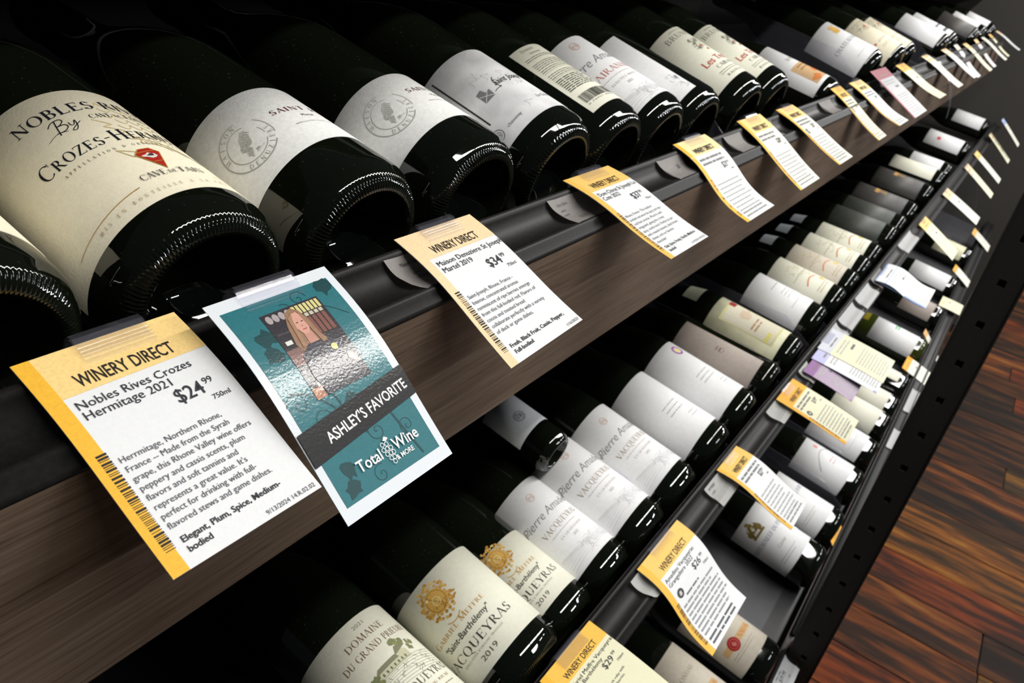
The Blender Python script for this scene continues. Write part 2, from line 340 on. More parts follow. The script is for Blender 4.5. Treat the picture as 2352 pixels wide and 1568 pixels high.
def revolve(P, n, knurl=False):
    bm = bmesh.new(); rows = []
    for i, (r, y) in enumerate(P):
        if r < 1e-6: rows.append([bm.verts.new((0, y, 0))]); continue
        row = []
        for j in range(n):
            a = 2 * math.pi * j / n; rr, yy = r, y
            if knurl and 7 <= i <= 9:
                s_ = (1, -1, -1, 1)[j % 4] if n % 4 == 0 else 1
                amp = {7: .5, 8: 1, 9: .8}[i] * (.6 if n < 450 else 1); yy = y + (.0007 * amp if s_ < 0 else -.0001); rr = r - (.0003 * amp if s_ < 0 else 0)
            row.append(bm.verts.new((rr * math.sin(a), yy, rr * math.cos(a))))
        rows.append(row)
    for a, b in zip(rows, rows[1:]):
        m = max(len(a), len(b))
        for j in range(m):
            q = [a[j % len(a)], b[j % len(b)], b[(j + 1) % len(b)], a[(j + 1) % len(a)]]; u = []
            for v in q:
                if v not in u: u.append(v)
            if len(u) > 2: bm.faces.new(u)
    bmesh.ops.recalc_face_normals(bm, faces=bm.faces)
    return bm
def mk_mesh(name, bm, m):
    me = bpy.data.meshes.new(name); bm.to_mesh(me); bm.free(); me.materials.append(m); me.polygons.foreach_set('use_smooth', [True] * len(me.polygons)); return me
def cap_profile(k=1):
    return [(.0155 * k, .226), (.0157, .245), (.0150, .270), (.0165, .279), (.0165, .289), (.0148, .2935), (.0, .2962)]
BODY = {'near': mk_mesh('glass_body', revolve(body_profile(), 480, True), GLASSN), 'mid': mk_mesh('glass_body', revolve(body_profile(), 360, True), GLASSN),
        'far': mk_mesh('glass_body', revolve(body_profile(), 56), GLASS), 'slim': mk_mesh('glass_body', revolve(body_profile(.038), 56), GLASS),
        'half': mk_mesh('glass_body', revolve(body_profile(.029, .23), 56), GLASS), 'olive': mk_mesh('glass_body', revolve(body_profile(), 56), OLIVE)}
CAPM = {}
def cap_mesh(m):
    if m.name not in CAPM: CAPM[m.name] = mk_mesh('capsule', revolve(cap_profile(), 40), m)
    return CAPM[m.name]
def bottle(label, shelf, X, cY, cZ, tilt, paper, span, t0, t1, pr=None, kind='far', yaw=0, foil=FOIL, group='wine bottles lying on the shelves', neck=None, cu=3, r=.041, sz=1):
    """cY, cZ: axis at the foot of the label; span: label edges in degrees; t0,t1: label from/to along the axis in metres"""
    ti, ya = R(tilt), R(yaw)
    d = Vector((-math.sin(ya) * math.cos(ti), math.cos(ya) * math.cos(ti), math.sin(ti)))
    base = Vector((X, cY, cZ + H0)) - d * LB * sz
    t = thing('wine_bottle', label, 'bottle', base, group); t.rotation_euler = (ti, 0, ya); t.scale = (sz,) * 3
    inst('glass_body', BODY[kind], t)
    if kind != 'half': inst('capsule', cap_mesh(foil), t)
    if paper:
        bm = bmesh.new(); a0, a1 = R(span[0]), R(span[1]); n = max(8, int((a1 - a0) / (math.pi / (96 if kind in ('near', 'mid') else 36)))); rr = r + .00022
        rw = []
        for q, y in ((r + .00002, t0 - .00005), (rr, t0), (rr, t1), (r + .00002, t1 + .00005)):
            rw.append([bm.verts.new((q * math.sin(a0 + (a1 - a0) * i / n), y + LB, q * math.cos(a0 + (a1 - a0) * i / n))) for i in range(n + 1)])
        for a, b in zip(rw, rw[1:]):
            for i in range(n): bm.faces.new((a[i], a[i + 1], b[i + 1], b[i]))
        lb = mesh_obj('paper_label', bm, paper, t, smooth=True)
        if pr:
            def mp(u, v, l):
                a = u / 1000 / rr; q = rr + l
                return Vector((q * math.sin(a), v / 1000 + LB, q * math.cos(a)))
            pr.build('printed_text', lb, mp, cu=cu)
    if neck:
        bm = bmesh.new(); rows = []
        for rn, y in ((.0400, .160), (.0342, .184)):
            rows.append([bm.verts.new((rn * math.sin(R(a)), y, rn * math.cos(R(a)))) for a in range(-40, 45, 8)])
        for i in range(len(rows[0]) - 1): bm.faces.new((rows[0][i], rows[0][i + 1], rows[1][i + 1], rows[1][i]))
        mesh_obj('neck_label', bm, neck, t, smooth=True)
    return t
K = 41.22 * math.pi / 180        # mm of arc per degree
def U(a): return a * K
INK = (22, 24, 34); BRN = (96, 66, 44); GOLD = (178, 140, 62); TAN = (196, 180, 134); GRY = (168, 168, 164); RED = (176, 42, 34); DRED = (84, 22, 26); MID = (120, 120, 122); LG = (190, 190, 194)
# ------------------------------------------------------------------ printed label designs
def lab_rives():
    p = Print(); c = U(2)
    for r_ in range(7):
        for q in range(6):
            x0, y0 = 1 + q * 5.4 + (r_ % 2) * 2.7 + r_ * .8, 66 - r_ * 5.2
            if q + r_ * .5 > 6.4: continue
            p.curve(lambda t: (x0 + 5.2 * t, y0 - 3.6 * math.sin(math.pi * t) ** .7), .5, TAN, 8)
    for a in range(6): p.curve(lambda t, a=a: (6 + a * 5 + 9 * t, 30 - a * 3.2 - 7 * t * t), .6, TAN, 8)
    p.line([(-3, 52), (2, 46), (-2, 45), (4, 40), (1, 37), (7, 33), (4, 29), (12, 27)], .7, TAN)
    p.curve(lambda t: (2 + 40 * t, 33 - 25 * t + 3 * math.sin(t * 6)), .9, TAN, 20); p.curve(lambda t: (-8 + 12 * t, 27 - 9 * t), .6, TAN, 6); p.line([(-8, 27), (-5, 20), (-1, 18)], .6, TAN)
    p.layer()
    p.serif('NOBLES RIVES', U(-42), 60.5, 6.6, INK, width=U(88))
    bx, by = U(-24), 49.8
    def pen(pts, w_):
        q = []
        for i in range(len(pts) - 1):
            p0, p1, p2, p3 = pts[max(0, i - 1)], pts[i], pts[i + 1], pts[min(len(pts) - 1, i + 2)]
            for s_ in range(5):
                t = s_ / 5; q.append(tuple(.5 * (2 * p1[k] + (p2[k] - p0[k]) * t + (2 * p0[k] - 5 * p1[k] + 4 * p2[k] - p3[k]) * t * t + (3 * p1[k] - p0[k] - 3 * p2[k] + p3[k]) * t ** 3) for k in (0, 1)))
        q.append(pts[-1]); p.line([(bx + x * 1.1, by + y) for x, y in q], w_, INK)
    pen([(-.2, -1.2), (.6, 3), (1.8, 8.2)], .45); pen([(-1.6, 6), (.6, 8.2), (3.6, 8.4), (4.2, 6.6), (2.4, 4.8), (.9, 4.5), (3.6, 4.2), (4.2, 2.2), (2.2, .3), (-.8, .6)], .42)
    pen([(5.4, 4.4), (5.3, 2.4), (6.4, 2), (7.8, 4.8), (7.2, 1), (5.8, -1.6), (4.4, -1.2), (6.4, .8), (9.2, 3)], .36); pen([(-5.4, -1.6), (-1, .4), (3, -.6)], .22)
    p.serif('CAVE', U(-3.5), 52.6, 3.4, INK, width=U(13)); p.serif('DE', U(11), 52.8, 2, INK); p.serif('TAIN', U(16.5), 52.6, 3.4, INK, width=U(15))
    p.serif('Crozes-Hermitage', U(-50), 33.2, 8.2, INK, small=.74, width=U(104))
    p.serif("APPELLATION D'ORIGINE PROTÉGÉE", U(-41), 27.6, 1.7, INK, gap=.9, width=U(88))
    p.poly([(-4.6, 20.3), (-1.2, 24.2), (4, 24.6), (6.6, 21), (1.6, 7.6)], GOLD); p.layer()
    p.poly([(-3.9, 20.3), (-1, 23.7), (3.7, 24), (6, 20.8), (1.6, 8.6)], RED); p.layer()
    p.blob(1.2, 18.5, 2.8, 1.8, (225, 220, 210), 11, .4, 3); p.line([(-3, 21.4), (5.4, 22)], .35, GOLD); p.line([(-.6, 13.5), (3.6, 13.7)], .35, GOLD); p.layer(); p.blob(1.3, 18.6, 1.2, .9, (70, 60, 60), 8, .5, 5)
    p.serif('CAVE', U(-16), 3.8, 3.7, INK, width=U(15)); p.serif('DE', U(0), 4, 2.3, INK); p.serif('TAIN', U(6), 3.8, 3.7, INK, width=U(17))
    p.curve(lambda t: (U(-70 + 50 * t), -1.5 + 3.3 * t), .32, GOLD, 16); p.curve(lambda t: (U(26 + 50 * t), 1.8 - 3.3 * t), .32, GOLD, 16)
    p.serif('MIS EN BOUTEILLE À LA PROPRIÉTÉ', U(-52), -4.6, 1.9, (150, 122, 66), gap=1.0, width=U(104))
    return p
def lab_denuz(c, t):
    p = Print(); x = U(c); y = t; G = (170, 170, 164); g2 = (158, 158, 152)
    p.ring(x, y, 15, .65, G, 40, 75, 320); p.ring(x, y, 15, .45, G, 12, 340, 398)
    p.ring(x, y, 10.6, .45, G, 40, 60, 330); p.ring(x, y, 10.6, .3, G, 8, -10, 20)
    p.ringtext('MAISON', x, y, 10.4, 2.3, g2, 170, 82, inward=False) if 0 else None
    def rt(s, a0, a1, r, size, flip):
        n = len(s); P = []
        for i, ch in enumerate(s):
            a = R(a0 + (a1 - a0) * i / (n - 1)); g, ad = gl(ch); ux, uy = math.cos(a), math.sin(a)
            if flip: ux, uy = -ux, -uy
            rx, ry = uy, -ux
            for q in g: P.append([(x + r * math.cos(a) + rx * (u - ad / 2) * size + ux * v * size, y + r * math.sin(a) + ry * (u - ad / 2) * size + uy * v * size) for u, v in q])
        p.add(P, g2)
    rt('MAISON', 172, 84, 11.4, 2.6, False); rt('DENUZIERE', 236, 362, 14.0, 2.6, True)
    p.serif('DEPUIS 1876', x + .5, y - 8.2, 1.0, g2, gap=.3, rise=.15)
    p.poly([(x - 3, y + 1), (x - 1, y + 5), (x + 2.5, y + 8), (x + 4.6, y + 7.2), (x + 3.9, y + 3), (x + 2.8, y - 1), (x, y - 2)], (186, 186, 180)); p.layer()
    for k in range(6): p.curve(lambda t_, k=k: (x - 2.2 + k * .9 + 3.2 * t_, y + 1 + k * 1.1 - 2.4 * t_ * t_), .3, G, 6)
    for k in range(16):
        rd = random.Random(k); p.blob(x + rd.uniform(-4.2, 2.2), y + rd.uniform(-6.5, .5), .9, .9, (178, 178, 172), 7, .3, k)
    p.poly([(x - 3.4, y - 4), (x + .5, y - 4), (x - 2.4, y - 8.4)], (186, 186, 180))
    p.serif('SAINT JOSEPH', U(c + 28), y + 4.3, 3.9, DRED, width=U(70), gap=.12)
    p.sans('Martel', U(c + 46), y - 2, 2.2, DRED); p.serif('APPELLATION SAINT-JOSEPH CONTROLEE', U(c + 34), y - 8, 1.1, INK, width=U(55), gap=.2)
    return p
def lab_chavanay():
    p = Print(); G = (150, 150, 150)
    for k in range(14):
        rd = random.Random(k + 5); x, y, a = rd.uniform(-30, 30), rd.uniform(0, 66), rd.uniform(0, 6)
        p.curve(lambda t, x=x, y=y, a=a: (x + 10 * t * math.cos(a) + 1.5 * math.sin(9 * t), y + 12 * t * math.sin(a) * .5 + 2 * math.sin(7 * t + a)), .18, (172, 172, 170), 12)
    p.layer(); p.rect(U(-60.8), 14.5, U(-59.4), 66.5, (40, 40, 40))
    x, y = U(-41), 31
    p.poly([(x - 3.6, y + 4.6), (x + 1, y + 5.6), (x + 2, y + 1.4), (x + 5.6, y + 2), (x + 5, y - 4.4), (x - 3.6, y - 4.8)], (120, 120, 120)); p.layer()
    p.line([(x - 3.6, y + 1.6), (x + 5.2, y - 4)], .4, (225, 225, 225)); p.line([(x - 3.4, y - 4.4), (x + 3.4, y + 1.4)], .4, (225, 225, 225))
    p.sans('Saint Joseph', U(-26), 31.5, 5.4, (50, 48, 46), shear=.28, sx=.8)
    p.curve(lambda t: (U(-31) + 10 * t + 3 * math.sin(5.5 * t), 26 + 11 * t + 2.2 * math.cos(6 * t)), .5, (50, 48, 46), 20)
    p.sans('chavanay', U(-52.5), 3.2, 2.6, (130, 130, 130), width=U(18)); p.sans('La Côte', U(-6), 7.6, 3, (60, 60, 60), shear=.1)
    p.ring(U(-64), 5.5, 4.3, .4, (70, 70, 70), 28); p.ring(U(-64), 5.5, 2.6, .25, (90, 90, 90), 20); p.scrib(U(-64) - 2, 3.6, U(-64) + 2, 7.4, (110, 110, 110), 8, .2, 4, 2)
    return p
def lab_back():
    p = Print(); a, b = U(-33), U(28); D = (104, 108, 96)
    p.serif('Domaine', U(-26), 68, 3, (110, 112, 100), small=.75); p.sans('Saint-Joseph', U(-20), 63.6, 1.8, D)
    for y, n, seed in ((60, 2, 1), (53, 4, 2), (45, 2, 3), (38, 3, 4)): p.textbars(a, b, y, n, 1.9, 1.2, D, seed)
    p.line([(a, 41.6), (b, 41.6)], .3, D); p.line([(a, 33), (b, 33)], .3, D)
    for k in range(8): p.textbars(a, b - 6, 30.5 - k * 1.9, 1, 1, 1.7, (84, 88, 78), 20 + k)
    p.barcode(a, 2, b - 8, 11, (60, 62, 56), vert=False, seed=3); p.sans('0 76921 45033 1', a, -.4, 1.4, D, width=b - 8 - a)
    return p
def lab_amadieu(c, name, c2=(120, 116, 112), red=(150, 126, 100), yo=0, cw=1.0):
    p = Print(); x = U(c)
    p.ring(x - 2, 82 + yo, 4.6, .35, (178, 130, 110), 26); p.ring(x - 2, 82 + yo, 3.7, .25, (190, 140, 120), 24); p.serif('PA', x - 4.4, 80 + yo, 3.6, (170, 120, 100), al='L'); p.textbars(x - 14, x - 7.5, 80 + yo, 1, 1, 1, (205, 190, 185))
    p.sans('Pierre Amadieu', x - 38, 57 + yo, 9, (132, 132, 136), shear=.3, width=76)
    p.curve(lambda t: (x - 38 + 7 * math.sin(5.6 * t), 57 + yo + 9 * t + 2 * math.cos(6 * t)), .6, (150, 150, 152), 22)
    p.serif(name, x - 27, 41.5 + yo, 6.2, red, width=55 * cw)
    p.textbars(x - 22, x + 22, 37 + yo, 1, 1, 1.1, (190, 178, 172), 5); p.serif('LA GRANGELIERE' if name[0] == 'V' else 'HAUTES RIVES', x - 16, 30 + yo, 2.4, (176, 160, 152), width=34)
    p.sans('2022', x - 4, 24 + yo, 2.6, (176, 164, 158))
    for k in range(9): p.curve(lambda t, k=k: (x - 34 + 68 * t, 1 + k * 2.1 + yo + 3.5 * math.sin(t * 2.4 + k * .4)), .22, (184, 184, 188), 22)
    p.scrib(x - 10, 0 + yo, x + 32, 17 + yo, (176, 176, 180), 34, .22, 8, 7)
    p.sans('...', x - 50, 38 + yo, 4, (190, 180, 175))
    return p
def lab_side(seed=1):
    p = Print(); p.scrib(U(-34), -4, U(-20), 16, (176, 176, 182), 18, .3, seed, 6); p.scrib(U(-28), 8, U(-22), 12, (140, 140, 145), 10, .5, seed, 3); p.circ(U(-45), 72, 1.2, (190, 190, 190)); return p
def lab_brunel(c=-10):
    p = Print(); x = U(c); G = (110, 112, 98)
    p.serif('BRUNEL', x - 26, 68, 6.6, G, width=46); p.textbars(x - 14, x + 14, 78, 1, 1, 1.3, G)
    for k in range(13):
        rd = random.Random(k); p.blob(x + rd.uniform(-8, 8), 52 + rd.uniform(-9, 8), 2.2, 1.8, (128, 128, 112), 9, .5, k)
    p.layer(); p.blob(x + 2, 50, 4, 5, (214, 212, 190), 9, .2, 3); p.scrib(x - 9, 43, x + 9, 60, (96, 96, 84), 30, .35, 3, 5); p.layer(); p.blob(x + 1, 47, 1.7, 1.7, RED, 8, .3, 4); p.blob(x + 5, 40, 1.7, 1.7, RED, 8, .3, 5)
    p.sans('Les Trois', x - 24, 22, 8.4, (190, 76, 58), bold=.08, width=44); p.serif('CAIRANNE', x - 15, 13.5, 4.8, G, width=38); p.textbars(x - 20, x + 22, 9, 2, 2.6, 1.4, (150, 152, 132), 3); p.serif('RASTEAU', x - 16, .5, 3, G, width=28)
    return p
def lab_chateau():
    p = Print(); x = U(-35); p.blob(x + 10, 57, 7, 10, (206, 164, 84), 13, .3, 2); p.scrib(x + 2, 47, x + 18, 68, (190, 142, 60), 30, .6, 5, 6)
    p.serif('CHATEAUNEUF', x - 30, 25, 7.5, (70, 92, 118), width=64); p.scrib(x + 8, 6, x + 22, 16, (206, 164, 84), 10, .5, 6, 6); p.textbars(x - 16, x + 16, 0, 1, 1, 1.6, (190, 190, 184))
    return p
def lab_sketch(c=0, red=(200, 90, 70)):
    p = Print(); x = U(c); p.scrib(x - 14, 46, x + 16, 70, (130, 122, 106), 40, .5, 6, 7); p.blob(x + 6, 56, 3.5, 3, red, 9, .4, 4); p.circ(x - 18, 18, 2.4, red); p.serif('GIGONDAS', x - 12, 16, 3.4, (150, 130, 108), width=28); p.textbars(x - 14, x + 16, 7, 2, 3.2, 1.5, (168, 158, 134)); return p
def lab_prieur():
    p = Print(); x = U(2); G = (96, 104, 84)
    p.sans('2021', x - 7, 82.6, 3, (110, 106, 92), width=10)
    p.serif('DOMAINE', x - 21, 72.5, 5.4, BRN, width=36); p.serif('DU GRAND PRIEURÉ', x - 32, 62.6, 5.4, BRN, width=64)
    p.poly([(x - 17, 47), (x - 17, 42), (x + 12, 42), (x + 12, 49), (x + 4, 54), (x + 1, 49)], (196, 194, 164)); p.layer()
    p.poly([(x - 19, 47), (x - 15, 50.5), (x + 1, 50.5), (x + 3, 47)], (128, 126, 102)); p.poly([(x + 1, 49), (x + 5, 55), (x + 14, 55), (x + 14, 52)], (128, 126, 102))
    for k in range(7): p.rect(x - 15 + k * 3.6, 43.4, x - 13.8 + k * 3.6, 45.6, G)
    for k, (a, b, r_) in enumerate(((-21, 45, 4.4), (-18, 42, 3.5), (7, 58, 4.6), (13, 56, 4), (17, 48, 3), (-24, 41, 3), (20, 52, 3))):
        for j in range(5): rd = random.Random(k * 9 + j); p.blob(x + a + rd.uniform(-2, 2), b + rd.uniform(-2, 2), r_ * .5, r_ * .5, (110 + 6 * j, 120 + 4 * j, 86), 8, .4, j)
    for k in range(8): p.curve(lambda t, k=k: (x - 30 + 62 * t, 40 - k * 1.6 + 3 * math.sin(t * 3 + k * .25)), .25, G, 14)
    p.scrib(x - 30, 28, x + 30, 41, (130, 136, 108), 46, .28, 3, 4)
    p.serif('VACQUEYRAS', x - 28, 21, 6.2, (92, 84, 70), width=62); p.serif('CRU DU RHÔNE', x - 8, 15.2, 2.2, (150, 118, 74), width=34); p.textbars(x - 4, x + 26, 10.5, 1, 1, 1.3, (150, 140, 110))
    return p
def lab_mitre(c=-44):
    p = Print(); x = U(c); A = (190, 144, 62)
    p.circ(x + 1, 60, 9.6, (198, 156, 78), 26)
    for k in range(80):
        rd = random.Random(k); a = rd.uniform(0, 6.28); r_ = rd.uniform(9.5, 15.2); p.blob(x + 1 + r_ * math.cos(a), 60 + r_ * math.sin(a) * 1.02, 1.4, 1.2, ((206, 168, 92), (186, 140, 60), (170, 124, 50))[k % 3], 7, .45, k)
    p.layer(); p.ring(x + 1, 60, 3.6, .5, (232, 214, 150), 24); p.ring(x + 1, 60, 8.4, .5, (158, 112, 44), 30); p.serif('GM', x - 1.6, 58.6, 2.8, (232, 214, 150)); p.circ(x - 4.5, 65.5, 1.3, (232, 214, 150)); p.line([(x - 4, 67.6), (x + 6, 52)], .4, (140, 96, 36)); p.scrib(x - 7, 52, x + 9, 57, (150, 106, 42), 14, .4, 3, 4)
    p.ring(x + 1, 50, 11, .8, (196, 154, 80), 12, 230, 310)
    p.serif('Gabriel Meffre', x - 29, 35.2, 5, A, small=.76, width=58)
    p.sans('"Saint-Barthélemy"', x - 25, 26.6, 5, (58, 56, 44), width=50, bold=.06, shear=.12)
    p.serif('VACQUEYRAS', x - 39, 14.6, 7, (58, 56, 44), width=78); p.serif("APPELLATION D'ORIGINE PROTÉGÉE", x - 23, 10.6, 1.7, (110, 106, 84), width=46, gap=.3)
    p.serif('2019', x - 8, 3.2, 4.6, (84, 82, 66)); p.sans('2019', x - 8, 3.2, 4.4, (90, 88, 70), width=17)
    return p
def lab_plain(c=-10, tint=None, band=None):
    p = Print(); x = U(c)
    if tint: p.ring(x + 12, 88, 8, 2.6, tint, 24); p.blob(x + 12, 88, 3.2, 3.2, (226, 206, 70), 9, .25, 3)
    if band: p.rect(x - 26, 20, x + 24, 20.6, band); p.textbars(x - 14, x + 14, 62, 1, 1, 2, band, 4)
    p.textbars(x - 12, x + 18, 46, 3, 6, 2, (176, 178, 176), 5); p.textbars(x + 6, x + 22, 22, 2, 5, 1.8, (190, 190, 190), 6)
    return p
def lab_yellow():
    p = Print(); x = U(-20); p.rect(x - 22, 6, x + 24, 92, (208, 204, 150)); p.layer(); p.rect(x - 20, 10, x + 22, 88, (214, 208, 186)); p.layer(); p.blob(x + 8, 62, 12, 9, (206, 186, 160), 11, .3, 2); p.textbars(x - 14, x + 14, 42, 2, 6, 4, (168, 128, 96), 3); p.rect(x + 10, 82, x + 24, 92, (150, 40, 40)); p.rect(x - 22, 14, x - 4, 20, (216, 206, 110)); return p
def lab_orange(seed):
    p = Print(); x = U(-18); p.curve(lambda t: (x - 20 + 34 * t, 30 + 6 * math.sin(3 * t)), 2.2, (206, 130, 80), 12); p.circ(x + 14, 20, 5, (226, 200, 96)); p.scrib(x - 14, 40, x + 14, 76, (180, 172, 130), 22, .8, seed, 8); p.textbars(x - 20, x + 20, 12, 2, 5, 2.4, (186, 172, 140), seed)
    p.rect(x - 26, 52, x + 26, 53.2, (166, 162, 132)); return p
def lab_gold():
    p = Print(); x = U(-12); p.serif('IB', x - 7, 54, 15, (190, 150, 90), width=18); p.rect(x - 10, 68, x + 12, 78, (176, 136, 78)); p.line([(x - 9, 52), (x + 13, 52)], 1, (190, 150, 90)); p.textbars(x - 12, x + 14, 34, 1, 1, 2, (120, 112, 100)); p.serif('GRENACHE', x - 14, 20, 4, (126, 118, 108), width=30); return p
def lab_dot():
    p = Print(); p.circ(U(-50), 74, 6.6, (196, 74, 84), 16); p.textbars(U(-20), U(20), 40, 2, 8, 2, (200, 200, 198)); return p
def lab_neuf():
    p = Print(); x = U(-55); B = (112, 94, 42)
    p.blob(x - 1, 92, 8, 9, B, 13, .35, 2); p.blob(x - 11, 88, 4.4, 8, B, 11, .4, 3); p.blob(x + 9, 88, 4.4, 8, B, 11, .4, 6); p.rect(x - 15, 77, x + 14, 81, B); p.blob(x - 1, 103, 4, 3.4, B, 9, .4, 4); p.layer(); p.blob(x - 1, 91, 2.6, 4, (200, 196, 180), 8, .3, 5); p.scrib(x - 10, 82, x + 9, 99, (82, 70, 34), 22, .6, 3, 5)
    p.serif('CHATEAUNEUF-DU-PAPE', x - 44, 61, 7.6, (78, 98, 130), width=96); p.sans('Cuvée', x - 2, 40, 6, (196, 188, 160), shear=.2); p.textbars(x - 20, x + 26, 26, 2, 5, 1.4, (186, 180, 158)); return p
def lab_seal(red=True):
    p = Print(); x = U(-30); p.serif('GIGONDAS', x - 20, 62, 5.6, (140, 128, 108), width=48); p.rect(x - 30, 26, x + 34, 36, (214, 174, 120)); p.layer(); p.serif('VIDAL', x + 6, 28, 5.6, (190, 112, 60), width=32); p.circ(x - 22, 64, 3.4, (206, 130, 120)); p.textbars(x - 26, x + 26, 18, 2, 4, 1.5, (176, 166, 146))
    if red: p.circ(x - 8, 31, 9.6, (166, 34, 34), 26); p.layer(); p.ring(x - 8, 31, 7, .9, (206, 96, 90), 22); p.blob(x - 8, 31, 2.8, 3.2, (206, 120, 112), 9, .4, 2)
    else: p.blob(x - 12, 70, 4, 3, (150, 120, 70), 9, .4, 3); p.blob(x - 14, 66, 2, 2, (170, 60, 60), 8, .3, 3)
    return p
def lab_green():
    p = Print(); x = U(-10); p.textbars(x - 6, x + 24, 60, 2, 7, 6, (96, 176, 120), 3); p.blob(x + 18, 58, 5, 4, (96, 176, 120), 9, .4, 2); p.textbars(x - 10, x + 22, 30, 2, 6, 2, (170, 190, 172), 4); return p
def lab_rose():
    p = Print(); x = U(-14); p.circ(x + 8, 78, 5, (214, 140, 136), 14); p.curve(lambda t: (x - 34 + 60 * t, 44 + 22 * math.sin(2.6 * t)), 1.6, (150, 154, 160), 16); p.textbars(x - 8, x + 14, 40, 2, 7, 3, (214, 160, 156), 3); return p

# ------------------------------------------------------------------ the setting
bm = bmesh.new(); box(bm, -1.2, 8, -4.2, 1.2, -.03, -.004); fl = mesh_obj('floor', bm, BLK); fl['kind'] = 'structure'
bmp = bmesh.new(); box(bmp, -.0738, .0738, -.6, .6, -.0036, .003)
bmesh.ops.bevel(bmp, geom=[e for e in bmp.edges if abs(e.verts[0].co.z - .003) < 1e-5 and abs(e.verts[1].co.z - .003) < 1e-5], offset=.0012, segments=1, affect='EDGES')
pme = bpy.data.meshes.new('plank'); bmp.to_mesh(pme); bmp.free(); pme.materials.append(PLANK)
rd = random.Random(3)
for i in range(42):
    off = rd.uniform(-.5, .3)
    for j in range(3):
        inst('plank', pme, fl, (-.28 + i * .15, off - j * 1.203, rd.uniform(-.0004, .0004)))
# back and end of the rack
bm = bmesh.new(); box(bm, -.6, 3.95, .70, .72, .02, H0 + .35)
t = thing('rack_back_panel', 'black back panel behind the necks of all the bottles', 'panel', (0, 0, 0)); mesh_obj('sheet', bm, BLK, t)
t = thing('rack_end_panel', 'plain dark brown end panel closing the far end of the rack', 'panel', (3.95, 0, 0))
bm = bmesh.new(); box(bm, 0, .025, -.22, .72, .0, H0 + .5); mesh_obj('sheet', bm, PANEL, t)
# slotted upright
t = thing('slotted_upright', 'tall dark steel upright with a row of square slots beside the wooden floor', 'post', (.95, -.0424, 0))
bm = bmesh.new(); zt = H0 - .06; hz = [H0 - .12 - .0515 * k for k in range(-1, 25)]; hy, hh, hw = .0, .0044, .0040
zs = [0]; 
for z in sorted(hz): zs += [z - hh, z + hh]
zs.append(zt)
for k in range(len(zs) - 1):
    z0, z1 = zs[k], zs[k + 1]
    if k % 2 == 0: segs = [(-.0213, .0213)]
    else: segs = [(-.0213, hy - hw), (hy + hw, .0213)]
    for a, b in segs:
        bm.faces.new([bm.verts.new(q) for q in ((0, a, z0), (0, a, z1), (0, b, z1), (0, b, z0))])
    if k % 2:   # slot walls
        for q in (((0, hy - hw, z0), (0, hy - hw, z1), (.012, hy - hw, z1), (.012, hy - hw, z0)), ((0, hy + hw, z1), (0, hy + hw, z0), (.012, hy + hw, z0), (.012, hy + hw, z1)), ((0, hy - hw, z0), (.012, hy - hw, z0), (.012, hy + hw, z0), (0, hy + hw, z0)), ((0, hy - hw, z1), (0, hy + hw, z1), (.012, hy + hw, z1), (.012, hy - hw, z1))):
            bm.faces.new([bm.verts.new(v) for v in q])
for a, b in ((-.0213, -.0195), (.0195, .0213)):
    box(bm, -.0025, .0, a, b, 0, zt)
box(bm, .012, .03, -.0213, .0213, 0, zt); box(bm, 0.0001, .012, -.0213, -.0203, 0, zt); box(bm, .0001, .012, .0203, .0213, 0, zt)
mesh_obj('column', bm, mat('dark_grey_powder_coat', (.030, .028, .026), .5, noise=.15, nscale=200, spec=.3), t)
bm = bmesh.new(); box(bm, -.03, .05, -.04, .03, 0, .006); mesh_obj('foot_plate', bm, BLK, t)
# clear plastic: plain transmission with a faint gloss
def clear_mat():
    m = bpy.data.materials.new('thin_clear_plastic'); m.use_nodes = True; nt = m.node_tree; nt.nodes.clear()
    o = nt.nodes.new('ShaderNodeOutputMaterial'); a = nt.nodes.new('ShaderNodeBsdfTransparent'); g = nt.nodes.new('ShaderNodeBsdfGlossy'); d = nt.nodes.new('ShaderNodeBsdfDiffuse'); mx = nt.nodes.new('ShaderNodeMixShader'); m2 = nt.nodes.new('ShaderNodeMixShader'); f = nt.nodes.new('ShaderNodeFresnel')
    a.inputs[0].default_value = (.97, .97, .99, 1); g.inputs['Roughness'].default_value = .12; d.inputs[0].default_value = (.6, .6, .72, 1); f.inputs[0].default_value = 1.5
    mx.inputs[0].default_value = .07; nt.links.new(a.outputs[0], mx.inputs[1]); nt.links.new(g.outputs[0], mx.inputs[2]); m2.inputs[0].default_value = .035
    nt.links.new(mx.outputs[0], m2.inputs[1]); nt.links.new(d.outputs[0], m2.inputs[2]); nt.links.new(m2.outputs[0], o.inputs[0]); return m
CLEARP = clear_mat()

